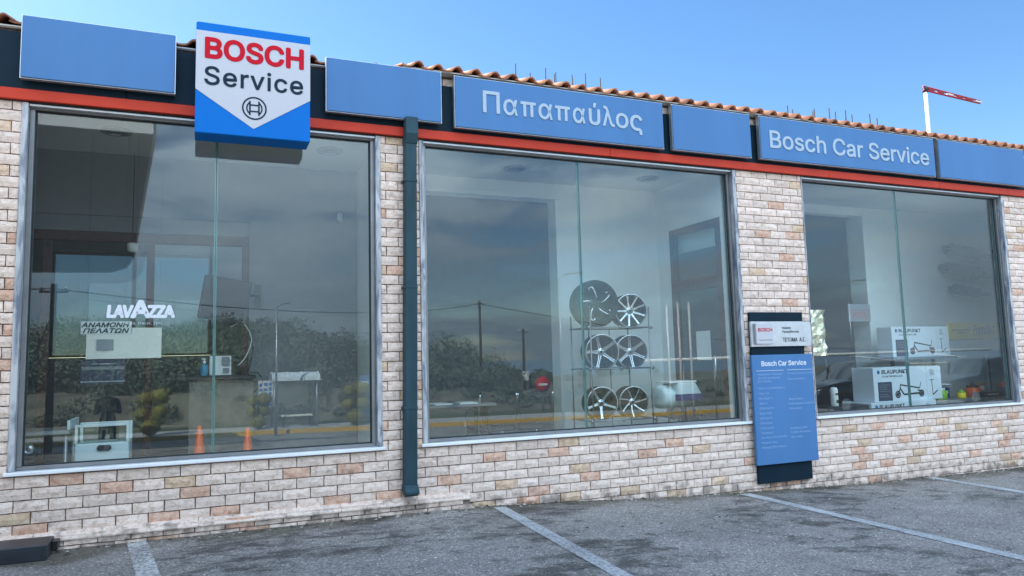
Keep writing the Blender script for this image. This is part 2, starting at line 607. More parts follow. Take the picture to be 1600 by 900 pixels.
M = {}
M['cream'] = brick_mat('cream_stone', (0.61, 0.475, 0.38), (0.845, 0.668, 0.562), (0.885, 0.748, 0.655))
M['orange'] = brick_mat('salmon_stone', (0.56, 0.31, 0.21), (0.73, 0.455, 0.33), (0.82, 0.60, 0.475))
M['tan'] = brick_mat('tan_stone', (0.50, 0.34, 0.21), (0.70, 0.50, 0.345), (0.80, 0.62, 0.47))
M['mortar'] = mat('mortar', (0.25, 0.20, 0.17), 0.95, var=0.3, vscale=30, bump=0.4)
M['glass'] = glass_mat('window_glass', 0.060, (0.95, 0.985, 0.975), 0.014)
M['clear'] = glass_mat('clear_glass', 0.04, (0.93, 0.97, 0.96))
M['dimmed'] = glass_mat('dimming_glass', 0.05, (0.22, 0.26, 0.285))  # dark tint added to hold down the bright rear daylight
M['glass_edge'] = mat('glass_edge', (0.16, 0.33, 0.31), 0.25)
M['alu'] = mat('aluminium', (0.27, 0.28, 0.29), 0.42, 0.75, var=0.15, vscale=4)
M['alu_light'] = mat('brushed_aluminium', (0.62, 0.64, 0.66), 0.38, 0.8, var=0.1, vscale=12)
M['gasket'] = mat('gasket', (0.02, 0.022, 0.025), 0.6)
M['marble'] = marble_mat()
M['sill'] = mat('sill_marble', (0.84, 0.85, 0.87), 0.4, var=0.08, vscale=5, bump=0.1)
M['navy'] = mat('navy_cladding', (0.007, 0.022, 0.036), 0.6, var=0.12, vscale=3, spec=0.12)
M['red'] = mat('red_strip', (0.56, 0.050, 0.024), 0.5, var=0.08, vscale=3, spec=0.2)
M['sign_blue'] = mat('sign_blue', (0.076, 0.200, 0.415), 0.5, var=0.05, vscale=3.0, vstretch=(1, 1, .12), spec=0.22)
M['bosch_blue'] = mat('bright_blue', (0.003, 0.158, 0.56), 0.5, var=0.03, vscale=2, spec=0.12)
M['sign_white'] = mat('sign_white', (0.53, 0.53, 0.565), 0.35, var=0.03, vscale=2)
M['letter_red'] = mat('letter_red', (0.56, 0.006, 0.022), 0.5, spec=0.12)
M['letter_navy'] = mat('letter_navy', (0.008, 0.030, 0.052), 0.5, spec=0.12)
M['letter_silver'] = mat('letter_silver', (0.40, 0.49, 0.57), 0.5, 0.0, var=0.14, vscale=70)
M['letter_white'] = mat('letter_white', (0.72, 0.75, 0.80), 0.5)
M['letter_pale'] = mat('letter_pale_blue', (0.30, 0.46, 0.72), 0.5)
M['letter_faded'] = mat('faded_red_print', (0.50, 0.20, 0.20), 0.6)
M['letter_black'] = mat('letter_black', (0.02, 0.02, 0.025), 0.5)
M['pipe'] = mat('downpipe_paint', (0.026, 0.060, 0.076), 0.55, var=0.3, vscale=5, spec=0.2, vstretch=(1, 1, .25))
M['tile'] = mat('terracotta', (0.46, 0.165, 0.080), 0.8, col2=(0.62, 0.29, 0.16), vscale=7, bump=0.3)
M['tile_dark'] = mat('terracotta_weathered', (0.20, 0.085, 0.05), 0.85, col2=(0.50, 0.21, 0.115), vscale=9, bump=0.3)
M['concrete'] = mat('concrete', (0.36, 0.35, 0.33), 0.9, var=0.2, vscale=4, bump=0.2)
M['plaster'] = mat('plaster', (0.52, 0.50, 0.46), 0.9, var=0.1, vscale=3)
M['rebar'] = mat('rusty_steel', (0.05, 0.032, 0.028), 0.8)
M['white_paint'] = mat('white_paint', (0.80, 0.80, 0.79), 0.4, var=0.06)
M['red_paint'] = mat('red_paint', (0.36, 0.02, 0.03), 0.4)
M['black_plastic'] = mat('black_plastic', (0.020, 0.026, 0.034), 0.42, var=0.25, vscale=6)
M['black'] = mat('black_satin', (0.012, 0.012, 0.014), 0.45)
M['rubber'] = mat('rubber', (0.009, 0.009, 0.010), 0.8, spec=0.15)
M['asphalt'] = asphalt_mat()
M['line'] = worn_paint_mat('worn_white_line', (0.47, 0.48, 0.48), (0.18, 0.182, 0.185), 0.64, 0.80)
M['line_old'] = worn_paint_mat('very_worn_line', (0.62, 0.62, 0.60), (0.17, 0.165, 0.16), 0.54, 0.72)
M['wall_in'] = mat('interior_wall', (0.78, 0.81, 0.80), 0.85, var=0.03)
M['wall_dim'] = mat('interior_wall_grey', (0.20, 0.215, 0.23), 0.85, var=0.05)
M['ceil'] = mat('ceiling_paint', (0.66, 0.67, 0.66), 0.9)
M['floor_in'] = mat('floor_tile', (0.10, 0.10, 0.10), 0.25, var=0.1)
M['wood'] = mat('dark_wood', (0.085, 0.036, 0.025), 0.55, var=0.25, vscale=14, spec=0.15)
M['chrome'] = mat('chrome', (0.72, 0.74, 0.76), 0.15, 1.0)
M['rim'] = mat('rim_silver', (0.62, 0.64, 0.67), 0.25, 0.9, var=0.05)
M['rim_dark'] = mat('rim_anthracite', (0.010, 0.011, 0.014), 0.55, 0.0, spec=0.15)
M['rack'] = mat('rack_steel', (0.22, 0.23, 0.24), 0.35, 0.9)
M['fabric'] = mat('dark_fabric', (0.022, 0.026, 0.034), 0.9)
M['table'] = mat('table_laminate', (0.16, 0.17, 0.18), 0.4)
M['paper'] = mat('paper', (0.75, 0.76, 0.76), 0.7)
M['cream_board'] = mat('cream_board', (0.88, 0.86, 0.78), 0.6)
M['grey_plate'] = mat('grey_plate', (0.30, 0.33, 0.36), 0.6)
M['carton'] = mat('printed_carton', (0.66, 0.72, 0.78), 0.5, var=0.03)
M['carton_navy'] = mat('carton_navy', (0.02, 0.03, 0.07), 0.5)
M['blue_dot'] = mat('logo_blue', (0.01, 0.16, 0.42), 0.4)
M['yellow'] = mat('yellow_print', (0.92, 0.68, 0.005), 0.5)
M['lime'] = mat('lime_plastic', (0.22, 0.46, 0.03), 0.35)
M['orange_p'] = mat('orange_plastic', (0.80, 0.13, 0.02), 0.4)
M['silencer'] = mat('dull_aluminised_steel', (0.045, 0.055, 0.07), 0.7, 0.0, var=0.3, vscale=10, spec=0.15)
M['galv'] = mat('galvanised_steel', (0.36, 0.39, 0.42), 0.45, 0.7, var=0.15, vscale=10)
M['counter'] = mat('counter_stone', (0.17, 0.155, 0.125), 0.7, var=0.25, vscale=9)
M['foil'] = mat('gold_foil', (0.78, 0.68, 0.48), 0.28, 0.85, bump=1.0, bscale=22)
M['teal'] = mat('blue_liquid', (0.04, 0.26, 0.42), 0.25)
M['appliance'] = mat('appliance_enamel', (0.62, 0.72, 0.74), 0.35)
M['deep_blue'] = mat('deep_blue_enamel', (0.006, 0.022, 0.13), 0.5, spec=0.1)
M['pole_wood'] = mat('weathered_timber', (0.06, 0.035, 0.022), 0.85, var=0.3, vscale=12)
M['leaf'] = mat('leaf', (0.075, 0.10, 0.068), 0.8, col2=(0.125, 0.15, 0.10), vscale=0.5)  # paled and cooled to paint in distance haze
M['leaf_yellow'] = mat('golden_leaf', (0.12, 0.115, 0.018), 0.8, col2=(0.26, 0.22, 0.035), vscale=9)
M['earth'] = mat('dry_bank', (0.075, 0.075, 0.045), 0.95, col2=(0.20, 0.17, 0.12), vscale=0.8, bump=0.5, bscale=4)
M['grass'] = mat('rough_grass', (0.045, 0.055, 0.018), 0.95, col2=(0.11, 0.11, 0.04), vscale=1.1)
M['soil'] = mat('dark_grit', (0.07, 0.06, 0.048), 0.95, var=0.3)
M['paving'] = mat('paving', (0.40, 0.38, 0.35), 0.85, var=0.1)
M['kerb_yellow'] = mat('kerb_yellow', (0.62, 0.36, 0.03), 0.7, var=0.1)
M['sea'] = mat('sea_water', (0.03, 0.09, 0.16), 0.2)
M['canopy_under'] = mat('canopy_soffit', (0.075, 0.08, 0.078), 0.8, var=0.05)
M['cloth_navy'] = mat('navy_cloth', (0.010, 0.014, 0.032), 0.9)
M['skin'] = mat('skin', (0.42, 0.24, 0.17), 0.6)
M['hair'] = mat('hair', (0.015, 0.011, 0.009), 0.7)
M['car_paint'] = mat('dark_car_paint', (0.012, 0.013, 0.016), 0.2, 0.2, coat=0.6)
M['car_glass'] = mat('car_glass', (0.008, 0.009, 0.010), 0.06)
M['cardbrown'] = mat('cardboard', (0.30, 0.20, 0.12), 0.8)


# ------------------------------------------------------------------ ground
def sstep(a, b, x):
    t = max(0.0, min(1.0, (x - a) / (b - a)))
    return t * t * (3 - 2 * t)


GX = [(-60, .19), (-2, .178), (2.0, .166), (2.45, .15), (3.47, .10), (4.6, .038), (5.9, -.011), (7.36, -.06), (9.03, -.085), (12, -.11), (80, -.12)]


def gz(x, y):
    for (a, za), (b, zb) in zip(GX, GX[1:]):
        if x <= b:
            t = max(0, min(1, (x - a) / (b - a)))
            z = za + (zb - za) * t
            break
    else:
        z = GX[-1][1]
    k = sstep(-6.5, -17, y)
    z = z * (1 - k) - 1.2 * k
    if y < -95: z -= sstep(-95, -150, y) * 7
    return z


def grid_obj(name, xs, ys, zf, m, label_kind='structure'):
    bm = bmesh.new()
    V = [[bm.verts.new((x, y, zf(x, y))) for x in xs] for y in ys]
    for j in range(len(ys) - 1):
        for i in range(len(xs) - 1):
            f = bm.faces.new((V[j][i], V[j][i + 1], V[j + 1][i + 1], V[j + 1][i]))
            f.smooth = True
    bmesh.ops.recalc_face_normals(bm, faces=bm.faces)
    me = bpy.data.meshes.new(name)
    bm.to_mesh(me); bm.free()
    me.materials.append(m)
    o = bpy.data.objects.new(name, me)
    COL.objects.link(o)
    if label_kind: o['kind'] = label_kind
    return o


XS = [-400, -120, -60, -40, -25, -15, -10, -7, -5, -4, -3, -2, -1, 0, 1, 2, 2.45, 3, 3.5, 4, 4.6, 5.2, 5.9, 6.6, 7.36, 8.2, 9.03, 10, 12, 15, 20, 25, 32, 40, 55, 80, 130, 400]
YS = [-170, -150, -130, -110, -95, -80, -60, -45, -35, -30, -26, -22, -19, -17, -15, -13.5, -12, -10.5, -9, -8, -7, -6, -5, -4, -3, -2, -1, 0.02, 0.3, 3, 8, 20, 60, 200, 1500]
tag(grid_obj('ground', XS, YS, gz, M['asphalt']), 'grey worn asphalt of the parking area in front of the shop')
# sea beyond the coast
sea = MB().box(-1500, 1500, -3500, -112, -6, -3.0).build('sea', M['sea'])
tag(sea, kind='structure')


def strip(name, x0, y0, x1, y1, w, m, lift=0.004, n=14):
    """a painted line on the asphalt, following the slope of the ground"""
    d = Vector((x1 - x0, y1 - y0, 0)); L = d.length; d.normalize()
    s_ = Vector((-d.y, d.x, 0)) * w / 2
    bm = bmesh.new()
    prev = None
    for i in range(n + 1):
        p = Vector((x0, y0, 0)) + d * (L * i / n)
        ww = s_ * (1 + random.uniform(-.06, .06))
        a, b_ = p + ww, p - ww
        va = bm.verts.new((a.x, a.y, gz(a.x, a.y) + lift)); vb = bm.verts.new((b_.x, b_.y, gz(b_.x, b_.y) + lift))
        if prev: bm.faces.new((prev[0], prev[1], vb, va))
        prev = (va, vb)
    bmesh.ops.recalc_face_normals(bm, faces=bm.faces)
    me = bpy.data.meshes.new(name); bm.to_mesh(me); bm.free(); me.materials.append(m)
    o = bpy.data.objects.new(name, me); COL.objects.link(o); o['kind'] = 'structure'
    return o


strip('parking_line', -0.435, -0.10, -0.275, -1.30, 0.145, M['line_old'])
strip('parking_line', 2.605, -0.10, 2.30, -5.2, 0.125, M['line'])
strip('parking_line', 5.465, -0.12, 5.47, -5.2, 0.145, M['line'])
strip('parking_line', 8.42, -0.05, 8.20, -5.2, 0.145, M['line'])

# ------------------------------------------------------------------ the shop building
WX0, WX1 = -3.2, 14.0
building = thing('shop_building', 'low shop building faced in pale and salmon split stone with tiled eave', 'building', (4.5, 0, 0))
WINS = [(-1.33, 1.525), (1.90, 5.68), (6.67, 10.36)]
WZ0, WZ1 = 0.735, 3.634
wall = part_empty('wall', building)
w = MB()
FY = 0.012
w.box(WX0, WX1, FY, 0.16, -0.3, WZ0)
w.box(WX0, 1.74, FY, 0.16, WZ1, 4.235)
w.box(1.74, WX1, FY, 0.16, WZ1, 4.30)
edges = [WX0] + [v for p in WINS for v in p] + [WX1]
for a, b in zip(edges[::2], edges[1::2]): w.box(a, b, FY, 0.16, WZ0, WZ1)
w.build('masonry', M['mortar'], wall)

# split-stone pieces: pitch 0.2287 x 0.0885 m, half bond
PX, PZ, J = 0.2287, 0.0885, 0.0085


def brick_mesh(mt, w_, seed, depth=0.014):
    rnd = random.Random(seed)
    bm = bmesh.new()
    nx, nz_ = 5, 3
    h_ = PZ - J
    fr = []
    for j in range(nz_):
        row = []
        for i in range(nx):
            x = (i / (nx - 1) - 0.5) * w_
            z = (j / (nz_ - 1) - 0.5) * h_
            edge = i in (0, nx - 1) or j in (0, nz_ - 1)
            if edge:
                y = -0.010 + rnd.uniform(-.002, .002)
                x += rnd.uniform(-.0016, .0016); z += rnd.uniform(-.0016, .0016)
            else:
                y = -0.016 + rnd.uniform(-.004, .003)
            row.append(bm.verts.new((x, y, z)))
        fr.append(row)
    fs = []
    for j in range(nz_ - 1):
        for i in range(nx - 1):
            a, b, c, d = fr[j][i], fr[j][i + 1], fr[j + 1][i + 1], fr[j + 1][i]
            if rnd.random() < .5:
                bm.faces.new((a, b, c)); bm.faces.new((a, c, d))
            else:
                bm.faces.new((a, b, d)); bm.faces.new((b, c, d))
    rim = [fr[0][i] for i in range(nx)] + [fr[j][nx - 1] for j in range(1, nz_)] + [fr[nz_ - 1][i] for i in range(nx - 2, -1, -1)] + [fr[j][0] for j in range(nz_ - 2, 0, -1)]
    back = [bm.verts.new((v.co.x, depth, v.co.z)) for v in rim]
    for i in range(len(rim)):
        k = (i + 1) % len(rim)
        bm.faces.new((rim[i], back[i], back[k], rim[k]))
    me = bpy.data.meshes.new('brick')
    bm.to_mesh(me); bm.free()
    me.materials.append(M[mt])
    return me


def spans(z0, z1):
    """free stretches of wall for a course between z0 and z1"""
    if z1 <= WZ0 + .02 or z0 >= WZ1 - .02: return [(WX0, WX1)]
    return [(a, b) for a, b in zip(edges[::2], edges[1::2])]


def cam_px(x, y, z):
    d = Vector((x, y, z)) - cam.matrix_world.translation
    w_ = -d.dot(BK)
    return 776 + 1126.3 * d.dot(RT) / w_, 450 - 1126.3 * d.dot(UP) / w_, w_


bricks = []
Z_ROW0 = 0.7265
rb = random.Random(21)
last_or = -9
for k in range(-9, 41):
    z0 = Z_ROW0 - PZ + PZ * k
    z1 = z0 + PZ
    if z0 > 3.63 and z1 < 4.19: continue          # behind the fascia
    if z1 > 4.32: continue
    LOWTOP = z1 > 4.25
    ph = -1.053 + (PX / 2 if k % 2 else 0)
    for (a, b) in spans(z0, z1):
        n0 = math.floor((a - ph) / PX)
        x = ph + n0 * PX
        while x < b:
            xa, xb = max(x + J / 2, a + .002), min(x + PX - J / 2, b - .002)
            x += PX
            if xb - xa < 0.02: continue
            xc, zc = (xa + xb) / 2, (z0 + z1) / 2
            if LOWTOP and xc < 1.74: continue
            led = xc < 2.335
            if zc + PZ / 2 < gz(xc, 0): continue
            q = rb.random()
            mt = 'orange' if q < .12 else ('tan' if q < .185 else 'cream')
            if mt != 'cream' and bricks and bricks[-1][4] != 'cream' and rb.random() < .7: mt = 'cream'
            yo = 0.0
            if led and zc < 0.30:
                yo = -0.055
            p = cam_px(xc, 0, zc)
            vis = -10 < p[0] < 1610 and 0 < p[1] < 905
            area = (xb - xa) * PZ / p[2] ** 2 * (6.5 / p[2]) if vis else 0
            if 5.75 < xc < 6.5 and 0.1 < zc < 1.95: area *= 0.01
            bricks.append((area, xc, zc, xb - xa, mt, yo))
# plinth core under the ledge
MB().box(WX0, 2.335, -0.043, FY, -0.3, 0.268).build('plinth', M['mortar'], wall)
lm = MB()
xx = WX0
while xx < 2.33:
    xe = min(xx + PX * random.choice((2, 3, 4)), 2.345)
    if 2.345 - xe < 0.05: xe = 2.345
    v = [(-.078, .236), (-.080, .252), (-.022, .300), (.004, .300), (.004, .236)]
    d1 = random.uniform(-.003, .003)
    A = [lm.bm.verts.new((xx + .0015, y + d1, z)) for y, z in v]; B = [lm.bm.verts.new((xe - .0015, y + d1, z + random.uniform(-.001, .001))) for y, z in v]
    lm.bm.faces.new(A); lm.bm.faces.new(B[::-1])
    for q in range(5): lm.bm.faces.new((A[q], B[q], B[(q + 1) % 5], A[(q + 1) % 5]))
    xx = xe
lm.build('ledge', M['cream'], wall, bevel=.004)

bricks.sort(key=lambda t: -t[0])
bm_cache = {}
UNIT = PX - J
org_b = org(building)
for (area, xc, zc, bw, mt, yo) in bricks[:300]:
    v = rb.randrange(6)
    wq = UNIT if bw > UNIT * .93 else round(bw, 2)
    key = (mt, wq, v if wq == UNIT else v % 2)
    if key not in bm_cache: bm_cache[key] = brick_mesh(mt, wq, (sum(ord(ch) for ch in mt) * 31 + int(wq * 1000) * 7 + key[2] * 101) & 0xffff)
    o = bpy.data.objects.new('brick', bm_cache[key])
    COL.objects.link(o)
    o.parent = wall
    fl = 1 if rb.random() < .5 else -1
    o.location = Vector((xc, yo + rb.uniform(-.003, .003), zc)) - org_b
    o.rotation_euler = (rb.uniform(-.02, .02), 0, rb.uniform(-.008, .008))
    o.scale = (bw / wq, 1, 1)
# the remaining, smaller ones as one part
bm = bmesh.new()
tone = bm.loops.layers.float.new('tone') if hasattr(bm.loops.layers, 'float') else None
MI = {'cream': 0, 'orange': 1, 'tan': 2}
for (area, xc, zc, bw, mt, yo) in bricks[300:]:
    v = rb.randrange(6)
    wq = UNIT if bw > UNIT * .93 else round(bw, 2)
    key = (mt, wq, v if wq == UNIT else v % 2)
    if key not in bm_cache: bm_cache[key] = brick_mesh(mt, wq, (sum(ord(ch) for ch in mt) * 31 + int(wq * 1000) * 7 + key[2] * 101) & 0xffff)
    n0 = len(bm.verts); f0 = len(bm.faces)
    bm.from_mesh(bm_cache[key])
    bm.verts.ensure_lookup_table(); bm.faces.ensure_lookup_table()
    off = Vector((xc, yo + rb.uniform(-.003, .003), zc)) - org_b
    s_ = bw / wq
    for q in bm.verts[n0:]:
        q.co = Vector((q.co.x * s_, q.co.y, q.co.z)) + off
    tn = rb.random()
    for f in bm.faces[f0:]:
        f.material_index = MI[mt]
        if tone:
            for lp in f.loops: lp[tone] = tn
me = bpy.data.meshes.new('brick'); bm.to_mesh(me); bm.free()
for q in ('cream', 'orange', 'tan'): me.materials.append(M[q])
o = bpy.data.objects.new('brick', me); COL.objects.link(o); o.parent = wall; o['kind'] = 'stuff'

# crumbs of mortar, grit and weeds' remains along the wall foot
bm = bmesh.new()
rd = random.Random(31)
for k in range(420):
    x = rd.uniform(-1.0, 10.3); y = -.02 - abs(rd.gauss(0, .05)) - (.085 if x < 2.36 else 0)
    big = rd.random() < .10
    if rd.random() < .12: y = -rd.uniform(.15, 1.4)
    r_ = rd.uniform(.008, .02) * (1.6 if big else 1)
    z = gz(x, y)
    vs_ = [bm.verts.new((x + r_ * rd.uniform(.6, 1.4) * math.cos(a), y + r_ * rd.uniform(.5, 1) * math.sin(a), z + .001)) for a in (0, 1.26, 2.5, 3.77, 5.0)]
    tp = bm.verts.new((x, y, z + r_ * rd.uniform(.3, .8)))
    mi = 0 if rd.random() < .35 else 1
    for q in range(5):
        f = bm.faces.new((vs_[q], vs_[(q + 1) % 5], tp)); f.material_index = mi
me = bpy.data.meshes.new('debris'); bm.to_mesh(me); bm.free()
me.materials.append(M['paving']); me.materials.append(M['soil'])
o = bpy.data.objects.new('debris', me); COL.objects.link(o); o['kind'] = 'stuff'
# fascia, red strip
fa = MB()
xx = WX0
for xe in (-.6, 1.9, 4.72, 7.6, 10.6, WX1):
    fa.box(xx, xe - .003, -.03, .011, 3.727, 4.19); xx = xe
fa.build('fascia', M['navy'], building, bevel=.003)
rs = MB()
xx = WX0
for xe in (1.80, 4.0, 7.1, 9.05, WX1):
    rs.box(xx, xe - .002, -.052, .010, 3.636, 3.725); xx = xe
rs.build('red_strip', M['red'], building, bevel=.004)
MB().box(WX0, WX1, -0.028, .009, 3.6285, 3.634).build('drip_strip', M['black'], building)

# ---- roof: a sloping tiled strip along the eave, a flat slab behind it
roof = part_empty('roof', building)
SL = math.tan(R(17))
rs_ = MB()
for xa, xb, dz in ((WX0, 1.74, -.070), (1.741, WX1, 0)):
    yf = -.098 if dz == 0 else -.035
    v = [(yf, 4.296 + dz), (yf, 4.306 + dz), (1.75, 4.306 + dz + 1.85 * SL), (1.75, 4.20 + dz + 1.85 * SL), (-.02, 4.287 + dz)]
    bmq = rs_.bm
    A = [bmq.verts.new((xa, y, z)) for y, z in v]
    B = [bmq.verts.new((xb, y, z)) for y, z in v]
    bmq.faces.new(A); bmq.faces.new(B[::-1])
    for i in range(5): bmq.faces.new((A[i], B[i], B[(i + 1) % 5], A[(i + 1) % 5]))
rs_.build('eave_board', M['plaster'], roof)
MB().box(WX0, WX1, 1.752, 10.0, 4.55, 4.86).build('roof_slab', M['concrete'], roof)


def tile_mesh(seed, mt):
    """S-shaped pan tile, 0.205 m cover width, 0.42 m long, with thickness and a slight taper"""
    rnd = random.Random(seed)
    W, L, T = 0.216, 0.44, 0.013
    prof = []
    n = 12
    for i in range(n + 1):
        t = i / n
        x = (t - .5) * W
        if t < .52:
            z = -0.012 * math.sin(math.pi * t / .52)
        else:
            z = 0.041 * math.sin(math.pi * (t - .52) / .48) ** .8
        prof.append((x, z))
    bm = bmesh.new()
    rows = []
    jit = [rnd.uniform(-.0015, .0015) for _ in prof]
    for y, sc in ((0, 1.0), (L, .92)):
        top = [bm.verts.new((x * sc, y, z * sc + j + T)) for (x, z), j in zip(prof, jit)]
        bot = [bm.verts.new((x * sc, y, z * sc + j)) for (x, z), j in zip(prof, jit)]
        rows.append((top, bot))
    (t0, b0), (t1, b1) = rows
    for i in range(n):
        f = bm.faces.new((t0[i], t0[i + 1], t1[i + 1], t1[i])); f.smooth = True
        f = bm.faces.new((b0[i + 1], b0[i], b1[i], b1[i + 1])); f.smooth = True
        bm.faces.new((b0[i], b0[i + 1], t0[i + 1], t0[i]))
        bm.faces.new((t1[i], t1[i + 1], b1[i + 1], b1[i]))
    bm.faces.new((b0[0], t0[0], t1[0], b1[0])); bm.faces.new((t0[n], b0[n], b1[n], t1[n]))
    bmesh.ops.recalc_face_normals(bm, faces=bm.faces)
    me = bpy.data.meshes.new('roof_tile'); bm.to_mesh(me); bm.free()
    me.materials.append(M[mt])
    return me


tms = [tile_mesh(i, 'tile') for i in range(4)] + [tile_mesh(9, 'tile_dark')]
rt = random.Random(4)
ang = math.atan(SL)
for r_ in range(5):
    nx = int((WX1 - WX0) / 0.197)
    tb = []
    for i in range(nx):
        x = WX0 + .1 + i * .197
        y = (-.115 if x > 1.74 else -.045) + r_ * .365 + rt.uniform(-.012, .012)
        z = (4.316 if x > 1.74 else 4.246) + (y + .1) * SL + r_ * .004
        dk = rt.random() < (.5 if x < 2 else .12)
        o = bpy.data.objects.new('roof_tile', tms[4] if dk else tms[rt.randrange(4)])
        o.parent = roof
        o.location = Vector((x, y, z + rt.uniform(-.004, .004))) - org_b
        o.rotation_euler = (ang + rt.uniform(-.012, .012), rt.uniform(-.03, .03), rt.uniform(-.03, .03))
        if r_ < 2 and x < 11.6:
            COL.objects.link(o)
        else:
            tb.append((o.data, o.location.copy(), o.rotation_euler.copy()))
            bpy.data.objects.remove(o)
    if tb:
        bm = bmesh.new()
        for me_, lo, ro in tb:
            n0 = len(bm.verts)
            bm.from_mesh(me_)
            bm.verts.ensure_lookup_table()
            mm = Matrix.Translation(lo) @ ro.to_matrix().to_4x4()
            for q in bm.verts[n0:]: q.co = mm @ q.co
        me = bpy.data.meshes.new('roof_tile'); bm.to_mesh(me); bm.free(); me.materials.append(M['tile'])
        for p in me.polygons: p.material_index = 0
        o = bpy.data.objects.new('roof_tile', me); COL.objects.link(o); o.parent = roof; o['kind'] = 'stuff'

# ---- starter bars standing on the flat roof behind the eave
def rebar_cluster(pts, label):
    t = thing('starter_bars', label, 'rebar', (pts[0][0], 2.1, 4.86), 'starter bars on the flat roof')
    st = MB()
    xs = [p[0] for p in pts]
    st.box(min(xs) - .12, max(xs) + .12, 1.98, 2.24, 4.862, 5.0)
    st.build('column_stub', M['concrete'], t)
    for x, y, z in pts:
        MB().tube([(x, y, 4.95), (x + random.uniform(-.012, .012), y, z)], .009, 6).build('bar', M['rebar'], t)


# heights measured against the eave
B1 = [(3.87, 2.04, 5.39), (3.93, 2.17, 5.54), (4.09, 2.04, 5.38), (4.37, 2.15, 5.53), (4.46, 2.04, 5.41), (4.55, 2.17, 5.50), (4.74, 2.04, 5.40), (4.80, 2.16, 5.49), (4.95, 2.05, 5.49), (5.25, 2.14, 5.50)]
B2 = [(8.62, 2.04, 5.44), (8.84, 2.16, 5.44), (9.18, 2.04, 5.45), (9.28, 2.17, 5.46), (9.52, 2.05, 5.50), (9.75, 2.15, 5.50), (9.86, 2.04, 5.50), (10.15, 2.16, 5.50), (10.42, 2.04, 5.50), (10.72, 2.15, 5.49)]
rebar_cluster(B1, 'thin dark reinforcement bars sticking up behind the roof tiles above the Greek name sign')
rebar_cluster(B2, 'thin dark reinforcement bars sticking up behind the tiles left of the white pole')

# ---- white pole with red arm beyond the roof
t = thing('boom_pole', 'tall white steel pole with a sloping red and white arm beyond the roof', 'pole', (20.1, 8, -.1))
MB().tube([(20.09, 8, -.1), (20.09, 8, 9.28)], .052, 12).build('pole', M['white_paint'], t)
a0, a1 = Vector((20.0, 8, 9.34)), Vector((21.9, 7.6, 8.98))
up = Vector((0, 0, 1))
ar = MB()
for s_ in (.055, -.06):
    ar.tube([a0 + up * s_, a1 + up * s_ * .6], .028, 8)
ar.build('arm_rail', M['red_paint'], t)
for k in range(6):
    p = a0.lerp(a1, (k + .5) / 6)
    q = a0.lerp(a1, (k + 1.15) / 6)
    MB().tube([p, q], .035, 6).build('arm_band', M['white_paint'] if k in (2, 5) else M['red_paint'], t)
MB().lathe([(0, -.08), (.075, -.08), (.075, .06), (.04, .10), (0, .10)], (20.09, 8, 9.30), n=12).build('pole_cap', M['black_plastic'], t)

# ------------------------------------------------------------------ shop windows
def shop_window(i, label, splits, left_trim=.045, right_trim=.045):
    x0, x1 = WINS[i]
    t = thing('shop_window', label, 'window', ((x0 + x1) / 2, .08, WZ0), 'shop windows')
    tr = MB()
    z_s = WZ0 + .030
    if left_trim: tr.box(x0, x0 + left_trim, -.022, .155, z_s, 3.628)
    if right_trim: tr.box(x1 - right_trim, x1, -.022, .155, z_s, 3.628)
    tr.build('marble_trim', M['marble'], t, bevel=.003)
    MB().box(x0 - .02, x1 + .02, -.045, .155, WZ0, z_s - .0015).build('sill', M['sill'], t, bevel=.005)
    xa, xb = x0 + left_trim + .001, x1 - right_trim - .001
    zb, zt = z_s + .0005, 3.627
    fr = MB()
    F = .036
    fr.box(xa, xb, .035, .12, zt - F, zt)
    fr.box(xa, xb, .040, .12, zb, zb + F * .8)
    fr.box(xa, xa + F, .037, .118, zb + F * .8 + .001, zt - F - .001)
    fr.box(xb - F, xb, .037, .118, zb + F * .8 + .001, zt - F - .001)
    fr.build('frame', M['alu'], t, bevel=.003)
    # step of the top profile and the dark gasket round the glass
    MB().box(xa, xb, -.004, .034, zt - .022, zt - .001).build('head_profile', M['alu_light'], t, bevel=.003)
    g = MB()
    xi, xj, zi, zj = xa + F, xb - F, zb + F * .8, zt - F
    g.box(xi + .0005, xj - .0005, .066, .096, zj - .010, zj - .0005)
    g.box(xi + .0005, xj - .0005, .066, .096, zi + .0005, zi + .009)
    g.box(xi + .0005, xi + .009, .067, .095, zi + .0095, zj - .0105)
    g.box(xj - .009, xj - .0005, .067, .095, zi + .0095, zj - .0105)
    g.build('gasket', M['gasket'], t)
    cuts = [xi + .010] + splits + [xj - .010]
    for k, (a, b) in enumerate(zip(cuts, cuts[1:])):
        m = MB()
        m.box(a + (.004 if k else 0), b - (.004 if k < len(cuts) - 2 else 0), .076, .086, zi + .010, zj - .011)
        for f in m.bm.faces:
            nrm = f.normal if f.normal.length > .1 else (f.normal_update() or f.normal)
            f.material_index = 0 if abs(f.normal.y) > .9 else 1
        m.build('pane', [M['glass'], M['glass_edge']], t)
    for s_ in splits:
        MB().box(s_ - .0115, s_ + .0115, .087, .105, zi + .010, zj - .011).build('joint_strip', M['glass_edge'], t)
    return t


win1 = shop_window(0, 'left shop window in a marble surround with coffee lettering on the glass', [0.105])
win2 = shop_window(1, 'middle shop window showing the rack of alloy wheels', [3.67])
win3 = shop_window(2, 'right shop window showing the scooter cartons', [8.36], left_trim=.012)

# lettering stuck on the left pane
text_obj('lettering', 'LAV', M['letter_white'], win1, -.702, -.520, 1.936, 2.028, .0745, .0006, .045, .10, .88)
text_obj('lettering', 'ZZA', M['letter_white'], win1, -.402, -.211, 1.936, 2.028, .0745, .0006, .045, .0, .88)
text_obj('lettering', 'A', M['letter_white'], win1, -.528, -.395, 1.936, 2.066, .0745, .0006, .04)
text_obj('lettering', 'TORINO, ITALIA, 1895', M['letter_white'], win1, -.605, -.30, 1.872, 1.893, .0745, .0006, .0, 0, 1.2)

